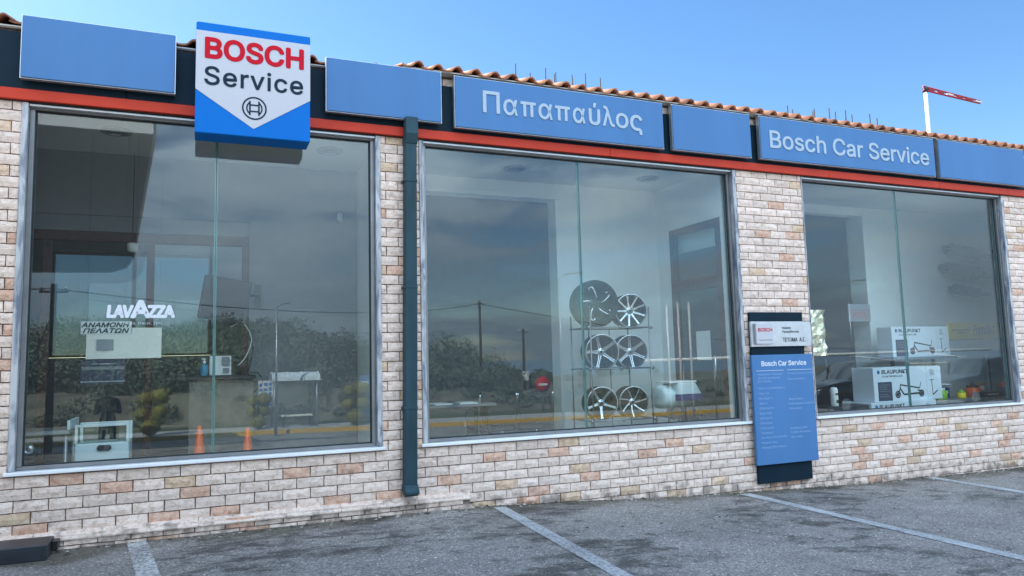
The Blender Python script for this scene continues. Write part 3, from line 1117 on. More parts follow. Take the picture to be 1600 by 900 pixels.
# ------------------------------------------------------------------ sign panels on the fascia
def panel(label, x0, x1, z0, z1, y=-.12, t=.055):
    s_ = thing('sign_panel', label, 'sign', ((x0 + x1) / 2, y, z0), 'blue panels along the fascia')
    MB().box(x0, x1, y, y + t, z0, z1).build('face', M['sign_blue'], s_, bevel=.004)
    e = .006
    b = MB()
    b.box(x0 - e, x1 + e, y + .012, y + t + .004, z0 - e, z0 - .0005)
    b.box(x0 - e, x1 + e, y + .012, y + t + .004, z1 + .0005, z1 + e)
    b.box(x0 - e, x0 - .0005, y + .012, y + t + .004, z0, z1)
    b.box(x1 + .0005, x1 + e, y + .012, y + t + .004, z0, z1)
    b.build('edge_trim', M['alu_light'], s_)
    br = MB()
    n = max(2, int((x1 - x0) / .9) + 1)
    for k in range(n):
        x = x0 + .12 + (x1 - x0 - .24) * k / (n - 1)
        br.box(x - .02, x + .02, y + t + .005, -.0305, z0 + .06, z1 - .12)
    br.build('bracket', M['galv'], s_)
    return s_


panel('blank blue fascia panel at the far left end', -1.33, -.235, 3.795, 4.296)
panel('blank blue fascia panel above the downpipe', 1.017, 2.10, 3.787, 4.283)
p3 = panel('blue fascia panel with a Greek surname in pale letters', 2.243, 4.643, 3.762, 4.268)
panel('short blank blue fascia panel between the two lettered ones', 4.77, 5.85, 3.765, 4.27)
p5 = panel('blue fascia panel with three English words in pale letters', 5.995, 8.91, 3.768, 4.272)
panel('blank blue fascia panel at the far right end', 9.0, 10.75, 3.766, 4.276)
GX0, GS = 2.531, (4.366 - 2.531) / (1450 - 458) * 1.0


def gpx(v):
    # positions along the panel, perspective already removed
    t = (v - 458) / 992.0
    return 2.531 + 1.832 * (t * (1 + .085 * (t - 1)))


XH0, XH1, CAP = 3.937, 4.092, 4.150
for ch, a, b, z0, z1 in (('Π', 458, 558, XH0, CAP), ('α', 585, 668, XH0 - .003, XH1), ('π', 690, 785, XH0, XH1), ('α', 803, 885, XH0 - .003, XH1), ('π', 905, 998, XH0, XH1),
                         ('α', 1018, 1090, XH0 - .003, XH1), ('ύ', 1118, 1185, XH0 - .003, 4.166), ('λ', 1205, 1275, XH0, 4.150), ('ο', 1287, 1362, XH0 - .003, XH1), ('ς', 1378, 1450, 3.884, XH1)):
    xa, xb = gpx(a), gpx(b)
    if ch == 'π':
        st_ = .031
        li, ri = xa + .030, xb - .030
        MB().prism([(xa, z1 - st_ * .95), (xb, z1 - st_ * .95), (xb, z1), (xa, z1)], -.1265, -.1205).build('letter', M['letter_silver'], p3)
        m = MB(); m.box(li, li + st_, -.1265, -.1205, z0, z1 - st_ * .95 - .0003); m.box(ri - st_, ri, -.1265, -.1205, z0, z1 - st_ * .95 - .0003); m.build('letter', M['letter_silver'], p3)
    else:
        text_obj('letter', ch, M['letter_silver'], p3, xa, xb, z0, z1, -.1205, .006, .011)
text_obj('lettering', 'Bosch Car Service', M['letter_silver'], p5, 6.13, 8.785, 3.905, 4.115, -.1205, .006, .013, 0, 1.0)

# projecting light box
bs = thing('projecting_sign', 'white and blue light box with red and navy lettering and round emblem above left window', 'sign', (.387, -.3, 3.42))
X0, X1, Z0, Z1, YF = -.073, .847, 3.421, 4.366, -.30
MB().box(X0, X1, YF, -.055, Z0, Z1).build('housing', M['bosch_blue'], bs, bevel=.006)
MB().prism([(X0 + .001, 4.290), (X0 + .001, 3.787), (.383, 3.490), (X1 - .001, 3.787), (X1 - .001, 4.290)], YF - .004, YF - .0005).build('white_field', M['sign_white'], bs)
text_obj('lettering', 'BOSCH', M['letter_red'], bs, .004, .783, 4.062, 4.232, YF - .0042, .003, .030, 0, 1.0)
text_obj('lettering', 'Service', M['letter_navy'], bs, -.003, .783, 3.832, 3.990, YF - .0042, .003, .012, 0, 1.06)
em = MB()
CX, CZ = .388, 3.668


def ring(m, cx, cz, ro, ri, y0, y1, a0=0, a1=360, n=40):
    pts = [(cx + ro * math.cos(R(a0 + (a1 - a0) * k / n)), cz + ro * math.sin(R(a0 + (a1 - a0) * k / n))) for k in range(n + 1)]
    pti = [(cx + ri * math.cos(R(a0 + (a1 - a0) * k / n)), cz + ri * math.sin(R(a0 + (a1 - a0) * k / n))) for k in range(n + 1)]
    for k in range(n):
        m.prism([pts[k], pts[k + 1], pti[k + 1], pti[k]], y0, y1)


ya, yb = YF - .0072, YF - .0042
ring(em, CX, CZ, .099, .087, ya, yb)
for sgn in (1, -1):
    # armature: outer arc, inner upright, and the joining ends
    a_ = 52
    ring(em, CX, CZ, .066, .055, ya, yb, -a_ + (0 if sgn > 0 else 180), a_ + (0 if sgn > 0 else 180), 16)
    xs_ = sgn * .036
    em.box(CX + xs_ - .006, CX + xs_ + .006, ya, yb, CZ - .061, CZ + .061)
for zz in (.027, -.027):
    em.box(CX - .030, CX + .030, ya, yb, CZ + zz - .006, CZ + zz + .006)
em.build('emblem', M['letter_navy'], bs)

# ------------------------------------------------------------------ downpipe
dp = thing('downpipe', 'dark teal square rainwater downpipe between the left and middle windows', 'downpipe', (1.76, -.06, .33))


def slant_box(m, c0, c1, hx, y0, y1):
    vs_ = [m.bm.verts.new(p) for p in ((c0[0] - hx, y0, c0[1]), (c0[0] + hx, y0, c0[1]), (c0[0] + hx, y1, c0[1]), (c0[0] - hx, y1, c0[1]),
                                       (c1[0] - hx, y0, c1[1]), (c1[0] + hx, y0, c1[1]), (c1[0] + hx, y1, c1[1]), (c1[0] - hx, y1, c1[1]))]
    for f in ((0, 3, 2, 1), (4, 5, 6, 7), (0, 1, 5, 4), (1, 2, 6, 5), (2, 3, 7, 6), (3, 0, 4, 7)): m.bm.faces.new([vs_[i] for i in f])


m = MB(); slant_box(m, (1.757, .42), (1.782, 2.20), .058, -.118, -.022); m.build('lower_pipe', M['pipe'], dp, bevel=.006)
m = MB(); slant_box(m, (1.782, 2.195), (1.797, 3.56), .0555, -.116, -.024); m.build('upper_pipe', M['pipe'], dp, bevel=.006)
m = MB()
bmv = m.bm
prof = [(-.120, 3.55), (-.020, 3.55), (-.020, 3.60), (-.062, 3.66), (-.062, 3.80), (-.155, 3.80), (-.160, 3.64)]
A = [bmv.verts.new((1.737, y, z)) for y, z in prof]; B = [bmv.verts.new((1.858, y, z)) for y, z in prof]
bmv.faces.new(A); bmv.faces.new(B[::-1])
for i in range(len(prof)): bmv.faces.new((A[i], B[i], B[(i + 1) % len(prof)], A[(i + 1) % len(prof)]))
m.build('elbow', M['pipe'], dp, bevel=.006)
m = MB()
bmv = m.bm
prof = [(-.116, .425), (-.024, .425), (-.024, .36), (-.10, .318), (-.165, .345), (-.165, .375)]
A = [bmv.verts.new((1.693, y, z)) for y, z in prof]; B = [bmv.verts.new((1.820, y, z)) for y, z in prof]
bmv.faces.new(A); bmv.faces.new(B[::-1])
for i in range(len(prof)): bmv.faces.new((A[i], B[i], B[(i + 1) % len(prof)], A[(i + 1) % len(prof)]))
m.build('outlet', M['pipe'], dp, bevel=.005)
for z in (1.1, 2.2, 3.2):
    MB().box(1.76 - .062 + z * .012 - .012, 1.76 + .062 + z * .012 - .008, -.121, .0, z - .012, z + .012).build('clip', M['pipe'], dp, bevel=.003)

# ------------------------------------------------------------------ notice board on the pillar
nb = thing('price_board', 'blue service list and silver name plate on a dark board fixed to the stone pillar', 'sign', (6.13, -.03, .07))
MB().box(5.735, 6.515, -.052, -.016, .074, 1.98).build('backing_board', M['navy'], nb, bevel=.004)
MB().box(5.692, 6.582, -.092, -.056, .282, 1.495).build('blue_panel', M['sign_blue'], nb, bevel=.004)
m = MB()
poly = [(5.715, 1.588), (6.60, 1.588), (6.60, 1.80), (6.585, 1.80), (6.585, 1.873), (5.715, 1.873)]
m.prism([(5.715, 1.588), (6.596, 1.588), (6.606, 1.66), (6.606, 1.80), (6.596, 1.873), (5.715, 1.873)], -.082, -.056)
m.build('silver_plate', M['alu_light'], nb, bevel=.003)
MB().box(5.757, 6.00, -.118, -.083, 1.617, 1.850).build('badge', M['sign_white'], nb, bevel=.004)
text_obj('lettering', 'BOSCH', M['letter_red'], nb, 5.785, 5.985, 1.758, 1.797, -.1185, .001, .02)
text_obj('lettering', 'Τεχνική υποστήριξη', M['letter_navy'], nb, 5.79, 5.98, 1.655, 1.668, -.1185, .0008)
text_obj('lettering', 'Χώρος', M['letter_navy'], nb, 6.165, 6.30, 1.782, 1.812, -.0825, .001, .02)
text_obj('lettering', 'Προμηθευτής', M['letter_navy'], nb, 6.17, 6.42, 1.737, 1.768, -.0825, .001, .012)
text_obj('lettering', 'ΤΕΤΟΜΑ  Α.Ε.', M['letter_navy'], nb, 6.17, 6.505, 1.640, 1.686, -.0825, .001, .012)
text_obj('lettering', 'Bosch Car Service', M['letter_white'], nb, 5.828, 6.482, 1.370, 1.425, -.0925, .001, .02)
m = MB(); m.box(5.742, 6.14, -.0940, -.0925, 1.316, 1.320); m.box(6.19, 6.56, -.0940, -.0925, 1.316, 1.320); m.build('rule', M['letter_white'], nb)
for s_, z, x in [('Περιοδικός Έλεγχος', 1.262, 5.768), ('Ανταλλακτικά και', 1.224, 5.768), ('Επισκευές', 1.184, 5.768), ('Προσωπική Συντήρηση', 1.107, 5.766), ('Καμπίνα', 1.050, 5.766),
                ('Συντήρηση', .995, 5.766), ('Φρένα', .941, 5.766), ('Εξαρτήματα', .887, 5.764), ('Ελαστικά', .832, 5.764), ('Εξάτμιση', .777, 5.764), ('Μπαταρία', .722, 5.763), ('Ηλεκτρικά', .668, 5.763),
                ('Υγραέριο', .616, 5.763), ('Συστήματα Ασφαλείας', .565, 5.763), ('Κλιματισμός', .509, 5.762), ('Έλεγχος Καυσαερίων', .457, 5.762),
                ('Γενική Ανακατασκευή', 1.262, 6.193), ('Προειδοποίηση', 1.200, 6.193), ('Φανοποιεία', .977, 6.193), ('Ευθυγράμμιση Τροχών', .922, 6.191), ('Ηλεκτρικά', .867, 6.191),
                ('Ανταλλακτικά', .650, 6.191), ('Σέρβις Κλίματος', .602, 6.191), ('Αξεσουάρ', .549, 6.191)]:
    text_obj('lettering', s_, M['letter_pale'], nb, x, x + min(.37, .0185 * len(s_) + .02), z, z + .028, -.0925, .0006, .0)

# ------------------------------------------------------------------ black kerb channel at the left corner
kc = thing('drain_channel', 'black plastic channel box lying on the asphalt at the foot of the left corner', 'channel', (-1.5, -.25, .175))
m = MB(); m.box(-3.0, -.995, -.385, -.075, .170, .285); m.build('body', M['black_plastic'], kc, bevel=.008)
m = MB(); m.box(-3.0, -1.02, -.3895, -.386, .180, .262); m.build('front_rib', M['black_plastic'], kc, bevel=.001)
MB().box(-.994, -.955, -.20, -.10, .20, .268).build('end_stub', M['black'], kc, bevel=.004)

# ------------------------------------------------------------------ rooms behind the glass
FZ = 0.30
it = building
m = MB(); m.box(-4.0, 13.0, .162, 9.9, .17, FZ); m.build('interior_floor', M['floor_in'], it)
m = MB(); m.box(WX0, WX1, .162, 1.748, 3.702, 3.80); m.build('ceiling', M['ceil'], it)
m = MB(); m.box(-4.0, 13.0, 1.75, 9.9, 4.2, 4.3); m.build('rear_ceiling', M['ceil'], it)
# left showroom: back wall with a dark timber partition
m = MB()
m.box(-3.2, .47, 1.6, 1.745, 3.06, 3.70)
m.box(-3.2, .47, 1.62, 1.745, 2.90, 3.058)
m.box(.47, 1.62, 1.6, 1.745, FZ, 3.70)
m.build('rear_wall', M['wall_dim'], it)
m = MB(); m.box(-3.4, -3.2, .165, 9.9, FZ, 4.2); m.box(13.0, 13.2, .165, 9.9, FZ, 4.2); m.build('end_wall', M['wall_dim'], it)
m = MB(); m.box(1.63, 1.80, .165, 9.0, FZ, 3.70); m.build('dividing_wall', M['wall_in'], it)
pt = thing('timber_partition', 'dark brown timber framed partition at the back of the left showroom', 'partition', (-.6, 1.65, FZ))
for x in (-1.41, -.49, .435):
    MB().box(x - .036, x + .036, 1.63, 1.70, FZ, 2.80).build('post', M['wood'], pt, bevel=.003)
MB().box(-3.1, .47, 1.625, 1.705, 2.802, 2.895).build('head_rail', M['wood'], pt, bevel=.003)
for a, b in ((-1.372, -.528), (-.452, .397)):
    MB().box(a, b, 1.66, 1.668, FZ + .06, 2.79).build('pane', [M['clear']], pt)
    MB().box(a, b, 1.635, 1.70, FZ + .001, FZ + .058).build('bottom_rail', M['wood'], pt)
# rear wall with daylight windows
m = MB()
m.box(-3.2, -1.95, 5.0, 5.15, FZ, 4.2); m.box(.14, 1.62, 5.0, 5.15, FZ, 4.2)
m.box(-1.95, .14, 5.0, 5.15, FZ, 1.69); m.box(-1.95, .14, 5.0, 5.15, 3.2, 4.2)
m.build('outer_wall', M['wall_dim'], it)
rw = thing('rear_window', 'bright rear window of the left showroom seen through the timber partition', 'window', (-.9, 5, 1.55))
m = MB()
for x in (-1.95, -.93, .09): m.box(x, x + .05, 5.03, 5.1, 1.695, 3.19)
m.box(-1.9, .09, 5.035, 5.095, 1.695, 1.73); m.box(-1.9, .09, 5.035, 5.095, 3.14, 3.19)
m.build('frame', M['wood'], rw)
for a, b in ((-1.9, -.93), (-.88, .09)): MB().box(a, b, 5.06, 5.068, 1.731, 3.139).build('pane', M['dimmed'], rw)

# downlights
for i, (x, y, lb) in enumerate([(-.75, .80, 'round recessed downlight in the ceiling near the left end of the left window'), (1.20, .83, 'round recessed downlight in the ceiling right of the projecting sign'),
                                (3.31, .90, 'round recessed downlight in the ceiling above the big opening in the middle window'), (5.09, .86, 'round recessed downlight in the ceiling above the wheel rack')]):
    t = thing('downlight', lb, 'ceiling light', (x, y, 3.70), 'recessed downlights')
    MB().lathe([(.095, 0), (.135, 0), (.135, -.012), (.095, -.016), (.095, 0)], (x, y, 3.7005), n=28).build('ring', M['galv'], t)
    MB().lathe([(0, -.004), (.094, -.004), (.094, .0), (0, 0)], (x, y, 3.6995), n=24).build('lens', M['wall_dim'], t)

# notices set forward of the partition for more daylight; wires added to hang them
def wires(t, xs, y, z):
    for x in xs: MB().tube([(x, y, z), (x, y, 3.701)], .0007, 4).build('wire', M['black'], t)


nt = thing('notice_board', 'cream stepped notice board with a small grey plate behind the left pane', 'notice', (-.65, .92, 1.611))
MB().prism([(-.955, 1.611), (-.340, 1.611), (-.340, 1.891), (-.588, 1.891), (-.588, 1.834), (-.955, 1.834)], .910, .930).build('board', M['cream_board'], nt)
MB().box(-.872, -.734, .900, .908, 1.689, 1.787).build('plate', M['grey_plate'], nt)
wires(nt, (-.36, -.57), .92, 1.891)
wt = thing('waiting_sign', 'grey sign with slanted dark Greek capitals in two lines beside the cream notice board', 'sign', (-.8, .92, 1.8365))
MB().box(-1.001, -.592, .914, .934, 1.8365, 1.951).build('plate', M['wall_in'], wt)
text_obj('lettering', 'ΑΝΑΜΟΝΗ', M['letter_navy'], wt, -.996, -.611, 1.898, 1.940, .9135, .001, .03, .25)
text_obj('lettering', 'ΠΕΛΑΤΩΝ', M['letter_navy'], wt, -.983, -.613, 1.846, 1.886, .9135, .001, .03, .25)
wires(wt, (-.95, -.64), .924, 1.951)
po = thing('poster', 'dark landscape poster with a thin pale line of print below the cream notice board', 'poster', (-.81, .92, 1.386))
MB().box(-.993, -.634, .915, .935, 1.386, 1.604).build('sheet', M['carton_navy'], po)
m = MB(); m.box(-.988, -.639, .911, .9145, 1.402, 1.414); m.box(-.91, -.71, .911, .9145, 1.563, 1.571); m.build('print', M['grey_plate'], po)
MB().box(-.985, -.642, .911, .9145, 1.515, 1.542).build('print', M['wall_dim'], po)
wires(po, (-.96, -.66), .925, 1.604)

# white machine with glazed top, and the trolley wheel beside it
mc = thing('service_machine', 'white metal service machine with a glazed top and dark oval handle', 'machine', (-.75, .55, FZ))
ya, yb = .42, .74
MB().box(-.955, -.55, ya, yb, FZ, .905).build('body', M['appliance'], mc, bevel=.01)
m = MB()
m.box(-.955, -.932, ya, ya + .03, .906, 1.062); m.box(-.573, -.55, ya, ya + .03, .906, 1.062); m.box(-.931, -.574, ya, ya + .03, 1.040, 1.062)
m.box(-.955, -.932, yb - .03, yb, .906, 1.062); m.box(-.573, -.55, yb - .03, yb, .906, 1.062); m.box(-.931, -.574, yb - .03, yb, 1.040, 1.062)
m.build('top_frame', M['appliance'], mc, bevel=.003)
MB().box(-.93, -.575, ya + .01, ya + .016, .907, 1.039).build('pane', M['clear'], mc)
m = MB()
m.lathe([(0, -.012), (.024, -.012), (.024, 0), (0, 0)], (-.765, ya - .001, .865), axis=(0, 1, 0), n=16); m.lathe([(0, -.012), (.024, -.012), (.024, 0), (0, 0)], (-.705, ya - .001, .865), axis=(0, 1, 0), n=16)
m.box(-.765, -.705, ya - .0135, ya - .0015, .842, .888)
m.build('handle', M['black'], mc)
MB().box(-.66, -.59, ya + .18, ya + .24, .92, .985).build('gauge', M['black_plastic'], mc, bevel=.01)
tl = thing('flat_trolley', 'grey flat trolley with a black rubber wheel at the bottom left of the left window', 'trolley', (-1.3, .6, FZ))
MB().box(-1.75, -1.0, .48, .95, .985, 1.02).build('deck', M['galv'], tl, bevel=.006)
MB().box(-1.02, -.995, .48, .95, 1.022, 1.10).build('end_lip', M['appliance'], tl, bevel=.003)
m = MB(); m.tube([(-1.03, .52, .98), (-1.03, .52, .34)], .016); m.tube([(-1.03, .9, .98), (-1.03, .9, .34)], .016); m.build('leg', M['galv'], tl)
MB().lathe([(.040, -.03), (.066, -.034), (.088, -.028), (.094, 0), (.088, .028), (.066, .034), (.040, .03)], (-1.29, .54, .885), axis=(0, 1, 0), n=28).build('tyre', M['rubber'], tl)
MB().lathe([(0, -.024), (.016, -.036), (.020, -.020), (.036, -.020), (.041, -.033), (.041, .033), (0, .03)], (-1.29, .54, .885), axis=(0, 1, 0), n=28).build('hub', M['alu_light'], tl)
# reception counter, screen, bottle, leaflets
ct = thing('reception_counter', 'stone faced reception counter with a dark top at the back of the left showroom', 'counter', (.1, 1.4, FZ))
MB().box(-.10, .50, 1.24, 1.58, FZ, 1.385).build('front', M['counter'], ct, bevel=.004)
MB().box(-.36, .52, 1.20, 1.595, 1.387, 1.425).build('top', M['black'], ct, bevel=.004)
bt = thing('sanitiser_bottle', 'small blue bottle with a white pump standing on the reception counter', 'bottle', (.035, 1.3, 1.427))
MB().lathe([(0, 0), (.036, 0), (.038, .01), (.038, .085), (.03, .105), (.014, .115), (.014, .125), (0, .125)], (.035, 1.3, 1.4265), n=18).build('body', M['teal'], bt)
m = MB(); m.lathe([(.015, .1255), (.017, .145), (.006, .15), (.006, .17), (0, .172)], (.035, 1.3, 1.4265), n=14); m.box(.01, .045, 1.294, 1.306, 1.59, 1.602); m.build('pump', M['white_paint'], bt)
lf = thing('leaflet_stand', 'pale leaflet stand with printed cards beside the blue bottle', 'leaflets', (.18, 1.38, 1.427))
m = MB(); m.box(.085, .29, 1.36, 1.372, 1.428, 1.625, Matrix.Rotation(R(-12), 3, 'X')); m.build('card', M['paper'], lf)
m = MB(); m.box(.20, .275, 1.345, 1.349, 1.53, 1.615, Matrix.Rotation(R(-12), 3, 'X')); m.box(.21, .27, 1.336, 1.340, 1.45, 1.50, Matrix.Rotation(R(-12), 3, 'X')); m.build('print', M['wall_dim'], lf)
cp = thing('phone', 'black desk phone lying on the reception counter left of the blue bottle', 'phone', (-.15, 1.35, 1.427))
m = MB(); m.box(-.23, -.10, 1.28, 1.40, 1.427, 1.45); m.build('base', M['black_plastic'], cp, bevel=.006)
m = MB(); m.tube([(-.22, 1.3, 1.462), (-.18, 1.33, 1.478), (-.14, 1.36, 1.462)], .014); m.build('handset', M['black'], cp)
tv = thing('wall_screen', 'dark tilted monitor on a wall bracket above the reception counter', 'monitor', (.22, 1.3, 2.2))
rotv = Matrix.Rotation(R(14), 3, 'X') @ Matrix.Rotation(R(9), 3, 'Y')
pv = Vector((.22, 1.28, 2.19))
m = MB(); m.box(-.01, .45, 1.26, 1.30, 1.97, 2.41, rotv, pv); m.build('case', M['black_plastic'], tv, bevel=.006)
m = MB(); m.box(.01, .43, 1.256, 1.2585, 1.99, 2.39, rotv, pv); m.build('screen', M['car_glass'], tv)
m = MB(); m.tube([(.44, 1.33, 2.24), (.52, 1.45, 2.25), (.56, 1.59, 2.25)], .016); m.box(.53, .59, 1.575, 1.599, 2.14, 2.38); m.build('bracket', M['black'], tv)
cb = thing('cable_bundle', 'loose looping black and white cables hanging beside the reception counter', 'cable', (.5, 1.5, 1.4))


def arc(pts, n=20):
    out = []
    P_ = [Vector(p) for p in pts]
    P_ = [P_[0]] + P_ + [P_[-1]]
    for i in range(1, len(P_) - 2):
        for k in range(n // (len(P_) - 3) + 1):
            t_ = k / (n // (len(P_) - 3) + 1)
            a, b, c, d = P_[i - 1:i + 3]
            out.append(0.5 * ((2 * b) + (c - a) * t_ + (2 * a - 5 * b + 4 * c - d) * t_ * t_ + (3 * b - a - 3 * c + d) * t_ ** 3))
    out.append(P_[-2])
    return out


MB().tube(arc([(.28, 1.45, 1.92), (.40, 1.45, 1.96), (.49, 1.47, 1.80), (.44, 1.5, 1.62), (.36, 1.5, 1.52)]), .006, 6).build('white_cable', M['white_paint'], cb)
MB().tube(arc([(.43, 1.52, 1.90), (.51, 1.52, 1.7), (.47, 1.5, 1.47), (.56, 1.45, 1.44), (.60, 1.4, 1.33), (.52, 1.4, 1.25), (.46, 1.42, 1.18), (.52, 1.45, 1.08)]), .007, 6).build('black_cable', M['black'], cb)
MB().tube(arc([(.46, 1.5, 1.46), (.49, 1.48, 1.3), (.51, 1.48, 1.05)]), .006, 6).build('black_cable', M['black'], cb)
sn = tag(MB().lathe([(0, 0), (.03, 0), (.034, .02), (.03, .075), (.018, .09), (0, .09)], (1.43, 1.57, 3.12), n=16).build('motion_sensor', M['white_paint']), 'small white motion sensor on the bare grey wall of the left showroom', 'sensor')
wl_ = thing('wall_lamp', 'small white crown shaped glass lamp hanging near the partition head', 'lamp', (-.65, 1.5, 2.68))
m = MB(); m.lathe([(.02, 0), (.045, .01), (.05, .09), (.046, .09), (.042, .015), (0, .01)], (-.65, 1.5, 2.68), n=16); m.build('shade', M['white_paint'], wl_)
MB().tube([(-.65, 1.5, 2.69), (-.65, 1.5, 3.69)], .004, 6).build('cord', M['black'], wl_)

# orange cones on the showroom floor
for x, y, h_, lb in ((.0, .55, .70, 'taller orange traffic cone behind the left pane, nearer the glass'), (.42, .78, .64, 'shorter orange traffic cone behind the left window near the pane joint')):
    c = thing('traffic_cone', lb, 'traffic cone', (x, y, FZ), 'traffic cones on the showroom floor')
    MB().box(x - .17, x + .17, y - .17, y + .17, FZ + .001, FZ + .03).build('base', M['black'], c, bevel=.01)
    MB().lathe([(.095, .03), (.02, h_ - .01), (.0, h_)], (x, y, FZ), n=20).build('body', M['orange_p'], c)
    MB().lathe([(.080, .215), (.062, .36), (.058, .36), (.076, .215)], (x, y, FZ), n=20).build('band', M['white_paint'], c)

# ---- middle showroom
m = MB()
m.box(4.15, 5.60, 1.45, 1.60, FZ, 3.70)
m.box(1.80, 4.149, 1.45, 1.60, 3.56, 3.70)
m.build('rear_wall', M['wall_in'], it)
m = MB(); m.box(4.09, 4.148, 1.44, 1.66, FZ, 3.50); m.box(1.80, 4.148, 1.44, 1.66, 3.502, 3.558); m.build('opening_frame', M['wall_in'], it, bevel=.003)
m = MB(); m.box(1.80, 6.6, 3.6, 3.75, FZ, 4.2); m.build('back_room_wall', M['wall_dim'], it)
m = MB()
m.box(5.60, 5.76, .165, .20, FZ, 3.70); m.box(5.60, 5.76, 1.18, 1.60, FZ, 3.70); m.box(5.60, 5.76, .201, 1.179, 3.12, 3.70)
m.box(5.70, 5.76, .201, 1.179, FZ, 3.119)
m.build('side_wall', M['wall_in'], it)
dr = thing('brown_door', 'dark brown glazed door with a paper notice in the side wall of the wheel showroom', 'door', (5.6, .69, FZ))
m = MB()
m.box(5.585, 5.66, .205, .285, FZ + .002, 3.115); m.box(5.585, 5.66, 1.095, 1.175, FZ + .002, 3.115)
m.box(5.585, 5.66, .286, 1.094, 3.03, 3.115); m.box(5.585, 5.66, .286, 1.094, 2.31, 2.45); m.box(5.585, 5.66, .286, 1.094, FZ + .002, .62)
m.build('frame', M['wood'], dr, bevel=.004)
MB().box(5.62, 5.628, .287, 1.093, 2.452, 3.028).build('pane', M['clear'], dr)
MB().box(5.62, 5.628, .287, 1.093, .622, 2.308).build('pane', M['clear'], dr)
MB().box(5.640, 5.655, .287, 1.093, .622, 2.308).build('backing', M['rim_dark'], dr)
MB().box(5.640, 5.655, .287, 1.093, 2.452, 2.80).build('backing', M['fabric'], dr)
MB().box(5.612, 5.6195, .50, .76, 1.45, 1.80).build('notice', M['paper'], dr)
MB().tube([(5.56, .36, 1.22), (5.56, .36, 1.50)], .012).build('handle', M['chrome'], dr)

# wheel rack
rk = thing('wheel_rack', 'chrome display rack holding six alloy wheels in the middle window', 'rack', (4.37, .8, FZ))
for x in (3.99, 4.76):
    for y in (.50, .95):
        MB().tube([(x, y, FZ), (x, y, 2.08 if y < .6 else 2.0)], .0085, 8).build('post', M['rack'], rk)
for z in (1.845, 1.385, .815):
    m = MB()
    m.tube([(3.97, .50, z), (4.78, .50, z)], .009); m.tube([(3.97, .95, z), (4.78, .95, z)], .009)
    m.tube([(3.99, .50, z), (3.99, .95, z)], .008); m.tube([(4.76, .50, z), (4.76, .95, z)], .008)
    for x in (3.97, 4.37, 4.78):
        m.lathe([(0, -.02), (.018, -.014), (.022, 0), (.018, .014), (0, .02)], (x, .50, z), axis=(0, 1, 0), n=10)
    m.build('shelf_rail', M['rack'], rk)
for x in (4.22, 4.50):
    MB().tube([(x, .95, FZ), (x, .95, 1.84)], .007, 6).build('stay', M['rack'], rk)


